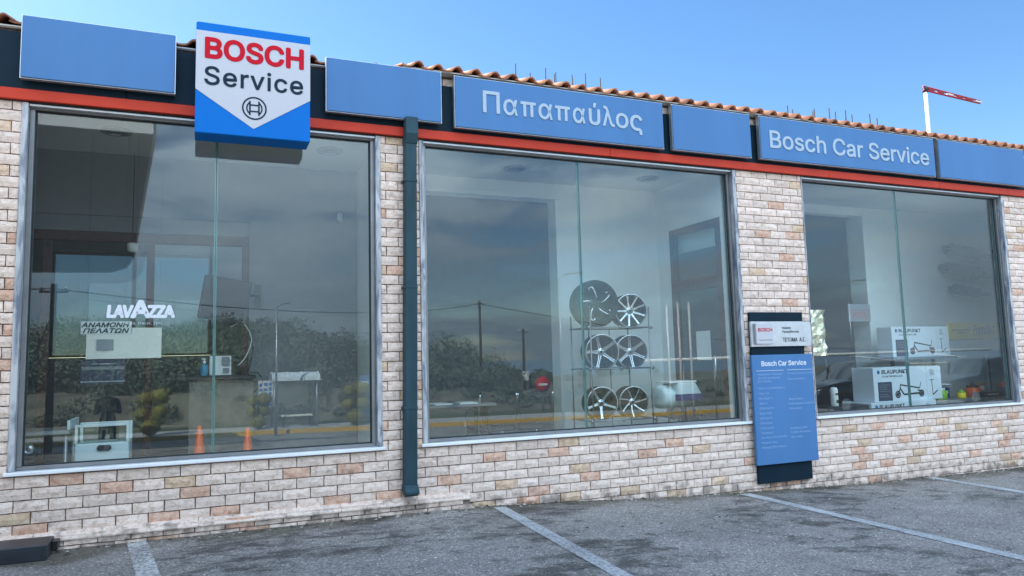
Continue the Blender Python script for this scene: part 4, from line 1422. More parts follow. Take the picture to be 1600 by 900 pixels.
def make_wheel(c, r, label, nsp, style, face_m, barrel_m, tyre=False, yaw=-10, spin=0.0, w_=.19):
    t = thing('alloy_wheel', label, 'wheel', c, 'alloy wheels on the display rack')
    c = Vector(c)
    ax = Vector((math.sin(R(yaw)), -math.cos(R(yaw)), 0))      # outward face towards the glass
    up_ = Vector((0, 0, 1))
    sd = up_.cross(ax).normalized()

    def P(a, rad, h): return c + ax * h + (sd * math.cos(a) + up_ * math.sin(a)) * rad
    rr = r * (.80 if tyre else 1.0)
    MB().lathe([(rr * .97, -w_ * .5), (rr * 1.0, -w_ * .5), (rr, -w_ * .42), (rr * .88, -w_ * .36), (rr * .86, w_ * .3), (rr * .99, w_ * .42), (rr, w_ * .5), (rr * .965, w_ * .5), (rr * .93, w_ * .40), (rr * .83, w_ * .28), (rr * .83, -w_ * .34), (rr * .97, -w_ * .5)], c, ax, n=40).build('barrel', barrel_m, t)
    if tyre:
        MB().lathe([(rr * 1.0, -w_ * .5), (r * .93, -w_ * .56), (r * .99, -w_ * .40), (r, -w_ * .2), (r, w_ * .2), (r * .99, w_ * .40), (r * .93, w_ * .56), (rr * 1.0, w_ * .52), (rr * .99, 0), (rr * 1.0, -w_ * .5)], c, ax, n=44).build('tyre', M['rubber'], t)
    # front lip, hub, and a dark disc added to fill out the spokes
    MB().lathe([(rr * .965, w_ * .502), (rr * 1.002, w_ * .502), (rr * 1.004, w_ * .44), (rr * .93, w_ * .40), (rr * .905, w_ * .405), (rr * .965, w_ * .502)], c, ax, n=40).build('rim_lip', face_m, t)
    hub = MB()
    hub.lathe([(0, w_ * .26), (rr * .10, w_ * .26), (rr * .12, w_ * .22), (rr * .21, w_ * .24), (rr * .23, w_ * .16), (rr * .22, w_ * -.05), (0, -w_ * .05)], c, ax, n=24)
    hub.build('hub', face_m, t)
    MB().lathe([(0, -w_ * .34), (rr * .86, -w_ * .34), (rr * .86, -w_ * .30), (0, -w_ * .28)], c, ax, n=32).build('backing_disc', M['rim_dark'], t)
    MB().lathe([(0, w_ * .262), (rr * .085, w_ * .262), (rr * .085, w_ * .30), (0, w_ * .31)], c, ax, n=16).build('hub_cap', M['rim_dark'], t)
    for k in range(nsp):
        a = 2 * math.pi * k / nsp + math.pi / 2 + spin
        m = MB()
        pairs = [(-.16, .16)] if style == 'single' else ([(-.25, -.05), (.05, .25)] if style == 'double' else [(-.20, .10)])
        pairs = [(lo * (3.0 if nsp < 6 else 2.2), hi * (3.0 if nsp < 6 else 2.2)) for lo, hi in pairs] if style != 'double' else [(lo * 2.0, hi * 2.0) for lo, hi in pairs]
        for (lo, hi) in pairs:
            tw = .0 if style != 'turbine' else .28
            wi = 1.25 if style == 'single' else 1.0
            pts = []
            for rad, h, f in ((.17, .20, 1.35), (.50, .27, .80), (.80, .36, .85), (.925, .40, 1.1)):
                q = rad * tw
                la = a + q + (lo * f * wi * (.55 if rad > .4 else 1.0)) * (.34 / max(rad, .3))
                ha = a + q + (hi * f * wi * (.55 if rad > .4 else 1.0)) * (.34 / max(rad, .3))
                pts.append((la, ha, rad * rr, h * w_))
            bmv = m.bm
            rowsv = []
            for la, ha, rad, h in pts:
                mid = (la + ha) / 2
                rowsv.append([bmv.verts.new(P(la, rad, h - .010)), bmv.verts.new(P(la * .7 + mid * .3, rad, h + .004)), bmv.verts.new(P(ha * .7 + mid * .3, rad, h + .004)), bmv.verts.new(P(ha, rad, h - .010)), bmv.verts.new(P(mid, rad, h - .035))])
            for A_, B_ in zip(rowsv, rowsv[1:]):
                for i in range(5):
                    bmv.faces.new((A_[i], A_[(i + 1) % 5], B_[(i + 1) % 5], B_[i]))
            bmv.faces.new(rowsv[0]); bmv.faces.new(rowsv[-1][::-1])
        m.build('spoke', face_m, t)
        b_ = a + math.pi / nsp
        MB().lathe([(0, w_ * .24), (rr * .028, w_ * .24), (rr * .028, w_ * .275), (0, w_ * .275)], P(b_, rr * .155, 0), ax, n=8).build('wheel_bolt', M['rim_dark'], t)
    return t


make_wheel((4.185, .74, 2.125), .275, 'largest wheel, black with a tyre, top left of the rack', 5, 'turbine', M['rim_dark'], M['rim_dark'], tyre=True, spin=.15)
wb = make_wheel((4.63, .72, 2.045), .195, 'black and polished wheel with many slim spokes at the top right of the rack', 9, 'single', M['rim'], M['rim_dark'], spin=.2)
make_wheel((4.225, .72, 1.575), .200, 'polished double spoke wheel at the left of the middle shelf', 5, 'double', M['rim'], M['rim_dark'], spin=.3)
make_wheel((4.615, .72, 1.57), .195, 'bright silver wheel at the right of the middle shelf', 6, 'double', M['rim'], M['rim_dark'], spin=.1)
make_wheel((4.20, .72, 1.00), .185, 'plain silver five spoke wheel at the left of the bottom shelf', 5, 'single', M['rim'], M['rim_dark'], spin=.6)
make_wheel((4.615, .72, .995), .180, 'dull silver turbine wheel at the right of the bottom shelf', 7, 'turbine', M['rim'], M['rim_dark'], spin=.2)
# polished edges on the spokes of the black wheel
for k in range(5):
    a = 2 * math.pi * k / 5 + math.pi / 2 + .15
    ax = Vector((math.sin(R(-10)), -math.cos(R(-10)), 0)); sd = Vector((0, 0, 1)).cross(ax).normalized()
    c = Vector((4.185, .74, 2.125))
    pp = []
    for rad, da in ((.06, -.30), (.11, -.13), (.165, .02), (.20, .10), (.195, .30), (.165, .36)):
        pp.append(c + ax * (.075 + rad * .05) + (sd * math.cos(a + da) + Vector((0, 0, 1)) * math.sin(a + da)) * rad)
    o = MB().tube(pp, .010, 6)
    root = [q for q in bpy.data.objects if q.name == 'alloy_wheel'][0]
    o.build('polished_edge', M['rim'], root)

# compressor at the door
cm = thing('compressor', 'white drum compressor with a dark blue cowl on black wheels beside the brown door', 'compressor', (5.2, .75, FZ))
MB().lathe([(0, -.03), (.10, -.02), (.135, 0), (.14, .03), (.14, .42), (.12, .45), (0, .46)], (5.0, .72, 1.03), axis=(1, .12, 0), n=28).build('drum', M['appliance'], cm)
m = MB(); m.prism([(5.16, .99), (5.50, .99), (5.50, 1.06), (5.42, 1.19), (5.16, 1.19)], .56, .86); m.build('cowl', M['appliance'], cm, bevel=.012)
MB().box(5.15, 5.505, .553, .867, .985, 1.062).build('stripe', M['deep_blue'], cm, bevel=.004)
MB().box(5.06, 5.44, .57, .85, 1.192, 1.215).build('lid', M['white_paint'], cm, bevel=.004)
m = MB(); m.box(5.0, 5.52, .58, .88, .80, .84); m.tube([(5.05, .6, .8), (5.05, .6, .33)], .015); m.tube([(5.05, .86, .8), (5.05, .86, .33)], .015); m.tube([(5.5, .6, .8), (5.5, .6, .33)], .015); m.build('chassis', M['black'], cm)
for y in (.56, .90):
    MB().lathe([(0, -.02), (.04, -.024), (.04, -.03), (.085, -.03), (.09, 0), (.085, .03), (0, .03)], (5.33, y, .83), axis=(0, 1, 0), n=24).build('wheel', M['rubber'], cm)

# table, magazines, chairs
tb_ = thing('waiting_table', 'dark grey low table with magazines at the left of the middle window', 'table', (2.5, .95, FZ))
MB().box(2.05, 2.95, .75, 1.25, 1.025, 1.055).build('top', M['table'], tb_, bevel=.004)
for x in (2.12, 2.88):
    for y in (.80, 1.20): MB().box(x - .018, x + .018, y - .018, y + .018, FZ, 1.024).build('leg', M['black'], tb_)
for (x, y, rz, lb) in ((2.36, .95, 8, 'white magazine lying at the left of the grey table'), (2.66, .92, -6, 'white magazine lying at the right of the grey table')):
    mg = thing('magazine', lb, 'magazine', (x, y, 1.056), 'magazines on the waiting table')
    m = MB(); m.box(x - .10, x + .10, y - .13, y + .13, 1.056, 1.066, Matrix.Rotation(R(rz), 3, 'Z')); m.build('pages', M['paper'], mg)
    m = MB(); m.box(x - .101, x + .101, y - .131, y + .131, 1.0662, 1.068, Matrix.Rotation(R(rz), 3, 'Z')); m.build('cover', M['appliance'], mg)


def chair(x, y, lb):
    t = thing('waiting_chair', lb, 'chair', (x, y, FZ), 'waiting chairs by the glass')
    m = MB(); m.box(x - .21, x + .21, y - .02, y + .42, FZ + .43, FZ + .47); m.build('seat', M['fabric'], t, bevel=.012)
    m = MB(); m.box(x - .20, x + .20, y - .045, y - .022, FZ + .52, FZ + .87, Matrix.Rotation(R(-6), 3, 'X')); m.build('backrest', M['fabric'], t, bevel=.01)
    for s_ in (-1, 1):
        MB().tube(arc([(x + s_ * .215, y - .06, FZ + .84), (x + s_ * .215, y - .02, FZ + .46), (x + s_ * .215, y - .06, FZ + .01)]), .011, 8).build('leg', M['chrome'], t)
        MB().tube([(x + s_ * .215, y + .40, FZ + .44), (x + s_ * .215, y + .42, FZ + .01)], .011, 8).build('leg', M['chrome'], t)
        MB().tube(arc([(x + s_ * .225, y - .04, FZ + .66), (x + s_ * .225, y + .2, FZ + .68), (x + s_ * .225, y + .40, FZ + .60), (x + s_ * .225, y + .41, FZ + .45)]), .010, 8).build('armrest', M['chrome'], t)


chair(3.03, .95, 'dark fabric chair next to the grey table in the middle window')
chair(3.48, .95, 'dark fabric chair nearest the wheel rack in the middle window')

# ---- right showroom
m = MB()
m.box(9.40, 12.98, 1.45, 1.60, FZ, 3.70); m.box(5.77, 9.399, 1.45, 1.60, 3.57, 3.70)
m.build('rear_wall', M['wall_in'], it)
m = MB(); m.box(9.30, 9.398, 1.40, 1.70, FZ, 3.568); m.build('opening_frame', M['wall_in'], it, bevel=.003)
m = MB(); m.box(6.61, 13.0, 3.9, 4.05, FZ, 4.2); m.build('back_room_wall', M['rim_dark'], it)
m = MB(); m.box(6.0, 12.98, .30, .34, 3.655, 3.70); m.build('light_track', M['white_paint'], it)


def carton(label, x0, x1, y0, y1, z0, z1, full=True):
    t = thing('scooter_carton', label, 'carton', ((x0 + x1) / 2, (y0 + y1) / 2, z0), 'scooter cartons')
    MB().box(x0, x1, y0, y1, z0, z1).build('box', M['carton'], t, bevel=.004)
    W = x1 - x0; H = z1 - z0; yf = y0 - .0008
    h_ = H if full else .42
    zt = z1

    def q(u, v): return x0 + W * u, zt - h_ * v
    lg = MB(); lg.lathe([(0, 0), (.026, 0), (.026, .001), (0, .001)], (q(.075, .13)[0], yf - .001, q(.075, .13)[1]), axis=(0, 1, 0), n=20); lg.build('logo', M['blue_dot'], t)
    text_obj('lettering', 'BLAUPUNKT', M['letter_black'], t, q(.12, 0)[0], q(.50, 0)[0], q(0, .18)[1], q(0, .075)[1], yf, .0006, .03, .08)
    m = MB(); m.box(q(.775, 0)[0], q(.777, 0)[0], yf - .0004, yf, zt - h_, zt); m.build('fold_line', M['grey_plate'], t)
    if full:
        text_obj('lettering', 'ELEKTROROLLER', M['letter_black'], t, q(.13, 0)[0], q(.42, 0)[0], q(0, .285)[1], q(0, .235)[1], yf, .0006, .01)
        m = MB(); a = q(.055, .42); b = q(.255, .97); m.box(a[0], b[0], yf - .001, yf - .0002, b[1], a[1]); m.build('print_panel', M['carton_navy'], t)
        m = MB()
        for v in (.50, .56, .62, .68, .78, .84): m.box(q(.075, 0)[0], q(.075 + .12 + .03 * math.sin(v * 40), 0)[0], yf - .0016, yf - .0011, q(0, v + .012)[1], q(0, v)[1])
        m.build('print_line', M['wall_dim'], t)
        # printed scooter: folded
        m = MB()
        for u in (.335, .685):
            c = q(u, .80)
            m.lathe([(.032, 0), (.050, 0), (.050, .0012), (.032, .0012)], (c[0], yf - .0015, c[1]), axis=(0, 1, 0), n=24)
            m.lathe([(0, 0), (.028, 0), (.028, .0008), (0, .0008)], (c[0], yf - .001, c[1]), axis=(0, 1, 0), n=14)

        def seg(p, r_, w_):
            p = Vector((p[0], 0, p[1])); r_ = Vector((r_[0], 0, r_[1])); d_ = (r_ - p).normalized(); n_ = Vector((-d_.z, 0, d_.x)) * w_ / 2
            m.prism([((p + n_).x, (p + n_).z), ((r_ + n_).x, (r_ + n_).z), ((r_ - n_).x, (r_ - n_).z), ((p - n_).x, (p - n_).z)], yf - .0012, yf - .0003)
        seg(q(.345, .80), q(.385, .50), .016); seg(q(.375, .52), q(.66, .64), .018); seg(q(.66, .64), q(.685, .46), .010); seg(q(.37, .62), q(.42, .80), .022); seg(q(.42, .81), q(.65, .79), .024); seg(q(.63, .70), q(.69, .74), .02)
        # small upright one on the end panel
        seg(q(.85, .42), q(.855, .86), .010); seg(q(.82, .42), q(.885, .41), .008); seg(q(.855, .86), q(.93, .74), .016)
        m.build('print_scooter', M['letter_black'], t)
    m = MB()
    rr_ = random.Random(3)
    for v in (.10, .14, .18, .22, .26): m.box(q(.83, 0)[0], q(.86 + rr_.random() * .07, 0)[0], yf - .0010, yf - .0003, q(0, v + .02)[1], q(0, v)[1])
    m.build('print_line', M['grey_plate'], t)
    return t


carton('white printed scooter carton lying lowest behind the sill, only its top strip showing', 8.06, 9.27, .42, .88, FZ, .833, False)
carton('white printed scooter carton in front, stacked on the lowest carton', 8.18, 9.46, .46, .80, .8345, 1.285)
cst = thing('display_shelf', 'dark steel shelf carrying the upper scooter carton and the car care goods', 'shelf', (10, .9, FZ))
MB().box(9.08, 10.40, .86, 1.25, 1.375, 1.405).build('upper_shelf', M['galv'], cst, bevel=.003)
MB().box(9.40, 12.4, .55, 1.05, .765, .80).build('lower_shelf', M['galv'], cst, bevel=.003)
for x in (9.50, 10.36, 11.6):
    MB().box(x - .02, x + .02, 1.21, 1.25, FZ, 1.374).build('upright', M['galv'], cst)
    MB().box(x - .02, x + .02, .57, .61, FZ, .764).build('upright', M['galv'], cst)
carton('white printed scooter carton standing highest, behind the pale rail reflection', 9.12, 10.30, .90, 1.15, 1.406, 1.845)
ms = thing('oil_sign', 'small pale sign with red framed lettering beside the opening', 'sign', (9.1, 1.39, 1.95))
MB().box(8.86, 9.296, 1.375, 1.395, 1.95, 2.21).build('plate', M['grey_plate'], ms)
m = MB(); m.box(8.90, 9.26, 1.372, 1.3745, 1.99, 2.00); m.box(8.90, 9.26, 1.372, 1.3745, 2.11, 2.12); m.box(8.90, 8.91, 1.372, 1.3745, 2.001, 2.109); m.box(9.25, 9.26, 1.372, 1.3745, 2.001, 2.109); m.build('border', M['letter_faded'], ms)
text_obj('lettering', 'MOTUL', M['letter_faded'], ms, 8.94, 9.22, 2.02, 2.09, 1.3745, .001, .03)
yb_ = thing('yellow_banner', 'yellow banner with black script lettering on the right showroom wall', 'banner', (11.7, 1.43, 1.66))
MB().box(11.05, 12.45, 1.425, 1.447, 1.66, 1.93).build('sheet', M['yellow'], yb_)
text_obj('lettering', 'Formula 1', M['letter_black'], yb_, 11.62, 12.15, 1.75, 1.88, 1.4245, .001, .02, .3)
m = MB(); m.box(11.62, 12.13, 1.421, 1.4245, 1.725, 1.735); m.box(11.12, 11.52, 1.421, 1.4245, 1.80, 1.815); m.box(11.25, 11.45, 1.421, 1.4245, 1.765, 1.775); m.build('print_line', M['letter_black'], yb_)


def muffler(x0, x1, z, r, lb, tilt=-.10):
    t = thing('exhaust_silencer', lb, 'silencer', ((x0 + x1) / 2, 1.33, z), 'silencers hung on the wall')
    ax = Vector((1, 0, tilt)).normalized()
    L = x1 - x0
    MB().lathe([(0, 0), (r * .8, 0), (r, .02), (r, L * .62), (r * .8, L * .64), (0, L * .64)], (x0 + L * .12, 1.32, z), ax, n=20).build('can', M['silencer'], t)
    a = Vector((x0 + L * .12, 1.32, z))
    MB().tube([a - ax * L * .10, a], r * .5, 12).build('inlet_pipe', M['rim_dark'], t)
    e = a + ax * (L * .64)
    MB().tube([e, e + ax * L * .10, e + ax * L * .26], [r * .55, r * .6, r * .5], 12).build('tail_pipe', M['rim_dark'], t)
    MB().box(x0 + L * .35, x0 + L * .39, 1.30, 1.449, z + r * .6, z + r * .75).build('hook', M['black'], t)


muffler(10.95, 12.0, 3.10, .105, 'uppermost dark exhaust silencer on the right showroom wall, left of its neighbour')
muffler(10.82, 11.95, 2.79, .105, 'exhaust silencer second from the top on the right showroom wall')
muffler(11.0, 11.9, 2.46, .08, 'slim exhaust silencer lowest on the right showroom wall')
muffler(12.15, 12.9, 3.10, .10, 'exhaust silencer at the far right of the showroom wall')
fo = thing('foil_sheet', 'crumpled gold foil sheet stuck inside the right window edge next to the blue service list', 'foil', (6.95, .15, 1.47))
bmf = bmesh.new()
rf = random.Random(5)
gr = [[bmf.verts.new((6.77 + .31 * i / 7, .155 + rf.uniform(-.022, .022), 1.465 + .56 * j / 11)) for i in range(8)] for j in range(12)]
for j in range(11):
    for i in range(7):
        a, b, c, d = gr[j][i], gr[j][i + 1], gr[j + 1][i + 1], gr[j + 1][i]
        bmf.faces.new((a, b, c)); bmf.faces.new((a, c, d))
g_ = bmesh.ops.extrude_face_region(bmf, geom=bmf.faces[:])
bmesh.ops.translate(bmf, verts=[e for e in g_['geom'] if isinstance(e, bmesh.types.BMVert)], vec=(0, .003, 0))
mef = bpy.data.meshes.new('sheet'); 
for v_ in bmf.verts: v_.co -= Vector((6.95, .15, 1.47))
bmf.to_mesh(mef); bmf.free(); mef.materials.append(M['foil'])
of = bpy.data.objects.new('sheet', mef); COL.objects.link(of); of.parent = fo
ws_ = thing('spray_can', 'white cylinder can with dark print behind the right window next to the blue service list', 'can', (7.52, .5, .8))
MB().lathe([(0, 0), (.045, 0), (.047, .01), (.047, .21), (.035, .235), (0, .24)], (7.515, .5, .82), n=18).build('body', M['white_paint'], ws_)
m = MB(); m.box(7.50, 7.53, .4505, .4525, .86, .90); m.box(7.49, 7.54, .4515, .4535, .96, .985); m.build('print', M['letter_black'], ws_)
pl = thing('plinth_box', 'dark display plinth under the white spray can', 'plinth', (7.5, .55, FZ))
MB().box(7.30, 8.0, .40, .80, FZ, .8185).build('box', M['black_plastic'], pl, bevel=.005)
for (x, y, r_, h_, mt, cap, lb) in ((9.72, .72, .115, .16, 'lime', 'paper', 'wide clear topped lime green tub on the shelf'), (10.15, .68, .06, .10, 'yellow', 'lime', 'small yellow tub on the shelf beside the green one'),
                                    (10.55, .78, .10, .17, 'orange_p', 'black', 'red and black tin on the shelf'), (11.2, .75, .09, .16, 'carton_navy', 'orange_p', 'dark tin with an orange lid at the right end of the shelf')):
    t = thing('tub', lb, 'tub', (x, y, .801), 'car care tubs on the shelf')
    MB().lathe([(0, 0), (r_ * .95, 0), (r_, .01), (r_, h_ * .75), (r_ * .9, h_ * .8), (0, h_ * .8)], (x, y, .8008), n=20).build('body', M[mt], t)
    MB().lathe([(0, h_ * .8005), (r_ * .8, h_ * .8005), (r_ * .8, h_ * .97), (r_ * .3, h_), (r_ * .3, h_ * 1.25), (0, h_ * 1.25)], (x, y, .8008), n=20).build('lid', M[cap], t)
for (x, y, w_, h_, mt, lb) in ((10.75, .85, .20, .20, 'cardbrown', 'small brown cardboard box behind the red and black tin'), (11.45, .72, .16, .24, 'carton', 'white upright box at the right end of the lower shelf'),
                              (10.05, .92, .22, .14, 'deep_blue', 'flat dark blue box behind the yellow tub'), (11.75, .80, .20, .17, 'orange_p', 'orange box at the very right end of the lower shelf')):
    t = thing('goods_box', lb, 'box', (x, y, .801), 'boxed goods on the lower shelf')
    MB().box(x - w_ / 2, x + w_ / 2, y - .06, y + .06, .8008, .80 + h_).build('box', M[mt], t, bevel=.003)
    MB().box(x - w_ * .35, x + w_ * .35, y - .0615, y - .0603, .80 + h_ * .45, .80 + h_ * .75).build('label', M['paper'], t)
dk = thing('display_case', 'black display case on the lower shelf behind the tubs', 'case', (10.55, .68, .8))
MB().box(10.36, 10.95, .562, .66, .8008, .875).build('box', M['black'], dk, bevel=.004)
MB().box(10.55, 10.78, .5605, .5615, .835, .850).build('print', M['letter_white'], dk)

# ------------------------------------------------------------------ across the car park: what the panes mirror
# carriageway edge, yellow kerb, pavement, grass verge, rough bank
def ribbon(name, pts, w, z0, h, m, kind='structure'):
    bm = bmesh.new()
    prev = None
    for i, p in enumerate(pts):
        a = Vector((*pts[max(0, i - 1)], 0)); b = Vector((*pts[min(len(pts) - 1, i + 1)], 0))
        d = (b - a).normalized(); n_ = Vector((-d.y, d.x, 0)) * w / 2
        c = Vector((*p, 0)); zz = gz(p[0], p[1])
        r_ = [bm.verts.new((c.x + s_ * n_.x, c.y + s_ * n_.y, zz + z_)) for s_, z_ in ((1, z0), (1, h), (-1, h), (-1, z0))]
        if prev:
            for k in range(4): bm.faces.new((prev[k], prev[(k + 1) % 4], r_[(k + 1) % 4], r_[k]))
        prev = r_
    bmesh.ops.recalc_face_normals(bm, faces=bm.faces)
    me = bpy.data.meshes.new(name); bm.to_mesh(me); bm.free(); me.materials.append(m)
    o = bpy.data.objects.new(name, me); COL.objects.link(o)
    if kind: o['kind'] = kind
    return o


KP = [(-30, -23.6), (-10, -23.9), (-2.4, -23.9), (0.4, -23.9), (2.1, -23.9), (6.4, -23.2), (12.9, -22.5), (15.7, -22.3), (19.2, -21.4), (40, -20), (90, -19)]
ribbon('yellow_kerb', KP, .28, -.1, .15, M['kerb_yellow'])
ribbon('pavement', [(x, y - 1.45) for x, y in KP], 2.5, -.1, .12, M['paving'])
ribbon('far_pavement_edge', [(x, y + 5.6) for x, y in KP], .12, -.01, .006, M['line'])
ribbon('verge', [(x, y - 4.3) for x, y in KP], 3.1, -.1, .10, M['grass'])


def hill_z(x, y):
    """rough bank rising to the wooded hill at the left, low ground towards the sea at the right"""
    f = sstep(-27.5, -33, y)
    bank = 1.0 * f * (1 - sstep(8, 22, x)) + .35 * f
    h_ = sstep(-34, -64, y) * (3.0 * (1 - sstep(3, 22, x)) + .25) * (1 - sstep(-68, -95, y))
    n_ = .25 * noise.noise(Vector((x * .35, y * .35, 0))) * f + .5 * noise.noise(Vector((x * .1, y * .1, 3))) * sstep(-34, -50, y)
    return -1.18 + bank + h_ + n_ - sstep(-70, -105, y) * 4


hx = [-90 + i * 3.2 for i in range(70)]
hy = [-27.2, -28, -28.8, -29.6, -30.4, -31.4, -32.5, -34, -36, -39, -42, -46, -50, -55, -60, -66, -72, -80, -90, -100, -108]
tag(grid_obj('hill', hx, hy[::-1], hill_z, M['earth']), 'dry rocky bank and hill across the road')

import numpy as np
nr = np.random.default_rng(11)


def leaf_mass(centres, n_each, size):
    """many small leaf-sized quads spread through crowns; centres: (x,y,z,rx,rz)"""
    P_, F_ = [], []
    for (cx, cy, cz, rx, rz) in centres:
        u = nr.normal(size=(n_each, 3)); u /= np.linalg.norm(u, axis=1)[:, None]
        rad = nr.uniform(.55, 1.05, n_each) ** .6
        lump = 1 + .28 * np.sin(u[:, 0] * 5 + cx) * np.cos(u[:, 2] * 4 + cz * 3 + u[:, 1] * 6)
        c = np.array([cx, cy, cz]) + u * (rad * lump)[:, None] * np.array([rx, rx, rz])
        t1 = nr.normal(size=(n_each, 3)); t1 /= np.linalg.norm(t1, axis=1)[:, None]
        t2 = np.cross(u, t1); t2 /= np.linalg.norm(t2, axis=1)[:, None] + 1e-9
        s_ = (size * nr.uniform(.5, 1.3, n_each))[:, None]
        b = len(P_) * 0
        P_.append(np.stack([c - t1 * s_ - t2 * s_ * .6, c + t1 * s_ - t2 * s_ * .6, c + t1 * s_ + t2 * s_ * .6, c - t1 * s_ + t2 * s_ * .6], 1).reshape(-1, 3))
    V_ = np.concatenate(P_)
    n_ = len(V_) // 4
    me = bpy.data.meshes.new('leaves')
    me.vertices.add(len(V_)); me.vertices.foreach_set('co', V_.astype(np.float32).ravel())
    me.loops.add(n_ * 4); me.loops.foreach_set('vertex_index', np.arange(n_ * 4, dtype=np.int32))
    me.polygons.add(n_); me.polygons.foreach_set('loop_start', np.arange(0, n_ * 4, 4, dtype=np.int32))
    me.update()
    return me


cs = []
wr = random.Random(8)
for _ in range(420):
    x = wr.uniform(-60, 46); y = wr.uniform(-70, -35)
    if x > 27 and y > -60 and wr.random() < .9: continue
    if x > 20 and wr.random() < .4: continue
    s_ = wr.uniform(.9, 1.7) * (1 - .62 * sstep(8, 32, x))
    cs.append((x, y, hill_z(x, y) + s_ * .7, s_ * wr.uniform(1.0, 1.5), s_ * wr.uniform(.8, 1.2)))
for x, hgt in ((18.5, 4.3), (20.0, 3.9), (21.2, 4.6), (23.2, 4.4), (24.6, 3.7), (27, 2.6)):
    y = -60 + wr.uniform(-2, 2)
    cs.append((x, y, hgt - 2.2, 1.9, 2.0)); cs.append((x + .8, y, hgt - 3.4, 2.3, 1.8))
me = leaf_mass(cs, 1000, .085); me.materials.append(M['leaf'])
wd = bpy.data.objects.new('woodland', me); COL.objects.link(wd)
tag(wd, kind='stuff')
bs_ = []
for _ in range(150):
    x = wr.uniform(-40, 60); y = wr.uniform(-33, -28.6)
    s_ = wr.uniform(.2, .55)
    bs_.append((x, y, hill_z(x, y) + s_ * .5, s_ * 1.4, s_))
me = leaf_mass(bs_, 120, .07); me.materials.append(M['leaf'])
sh = bpy.data.objects.new('scrub', me); COL.objects.link(sh); tag(sh, kind='stuff')

# topiary
def topiary(x, y, s_, lb):
    z = gz(x, y) + .12
    t = thing('topiary_shrub', lb, 'shrub', (x, y, z), 'clipped golden shrubs by the kerb')
    MB().tube([(x, y, z - .05), (x, y, z + 1.55 * s_)], .035, 6).build('stem', M['pole_wood'], t)
    for (dx, dz, r_) in ((0, .35, .36), (-.30, .85, .27), (.28, .88, .30), (-.22, 1.38, .30), (.28, 1.42, .36)):
        me = leaf_mass([(x + dx * s_, y, z + dz * s_, r_ * s_, r_ * s_ * .86)], 420, .035)
        me.materials.append(M['leaf_yellow'])
        for v in me.vertices: v.co -= Vector((x, y, z))
        o = bpy.data.objects.new('clipped_ball', me); COL.objects.link(o); o.parent = t
        rr = r_ * s_ * .93
        MB().lathe([(rr * math.sin(math.pi * k / 10), -rr * .88 * math.cos(math.pi * k / 10)) for k in range(11)], (x + dx * s_, y, z + dz * s_), n=16).build('clipped_ball', M['leaf_yellow'], t)


topiary(-1.75, -24.3, 1.05, 'widest clipped golden shrub, mirrored left of the reception counter')
topiary(2.25, -25.0, .85, 'small clipped golden shrub beside the bus shelter')
topiary(6.1, -24.2, 1.05, 'clipped golden shrub in front of the blue banner')

# bus shelter
bz = gz(3.4, -25.2) + .12
st = thing('bus_shelter', 'grey steel and glass bus shelter with a barrel roof and pale bench', 'bus shelter', (3.6, -25.2, bz))
x0, x1, yb, yf = 2.85, 4.55, -25.6, -24.5
for x in (x0, x1):
    for y in (yb, yf): MB().tube([(x, y, bz), (x, y, bz + 1.95)], .04, 8).build('post', M['galv'], st)
rfm = MB()
for k in range(6):
    a0_, a1_ = math.pi * k / 6, math.pi * (k + 1) / 6
    yy = lambda a: (yb + yf) / 2 + .72 * math.cos(a)
    zz = lambda a: bz + 1.95 + .34 * math.sin(a)
    rfm.bm.faces.new([rfm.bm.verts.new(p) for p in ((x0 - .12, yy(a0_), zz(a0_)), (x1 + .12, yy(a0_), zz(a0_)), (x1 + .12, yy(a1_), zz(a1_)), (x0 - .12, yy(a1_), zz(a1_)))])
g_ = bmesh.ops.extrude_face_region(rfm.bm, geom=rfm.bm.faces[:])
bmesh.ops.translate(rfm.bm, verts=[e for e in g_['geom'] if isinstance(e, bmesh.types.BMVert)], vec=(0, 0, .02))
rfm.build('roof', M['appliance'], st)
for x in (x0 - .1, x0 + .55, x1 - .55, x1 + .1):
    MB().tube([(x, (yb + yf) / 2 + .74 * math.cos(a), bz + 1.96 + .36 * math.sin(a)) for a in [math.pi * k / 10 for k in range(11)]], .022, 6).build('roof_rib', M['white_paint'], st)
MB().box(x0 + .05, x1 - .05, yb - .01, yb + .01, bz + .25, bz + 1.9).build('back_pane', M['clear'], st)
MB().box(x0 + .35, x1 - .1, yb + .12, yb + .5, bz + .44, bz + .50).build('bench', M['cream_board'], st)
m = MB(); m.box(x0 + .4, x0 + .46, yb + .2, yb + .4, bz, bz + .44); m.box(x1 - .2, x1 - .14, yb + .2, yb + .4, bz, bz + .44); m.build('bench_leg', M['black'], st)
nbz = gz(2.6, -26) + .1
n2 = thing('poster_stand', 'white poster stand covered with small printed notices beside the bus shelter', 'notice board', (2.6, -25.8, nbz))
MB().box(2.28, 2.92, -25.82, -25.78, nbz + .85, nbz + 2.0).build('board', M['paper'], n2)
m = MB()
for i in range(3):
    for j in range(5): m.box(2.32 + .2 * i, 2.32 + .2 * i + wr.uniform(.1, .16), -25.778, -25.774, nbz + .9 + .215 * j, nbz + .9 + .215 * j + wr.uniform(.08, .17))
m.build('print', M['bosch_blue'], n2)
for x in (2.32, 2.88): MB().tube([(x, -25.8, nbz), (x, -25.8, nbz + 1.0)], .025, 6).build('leg', M['galv'], n2)


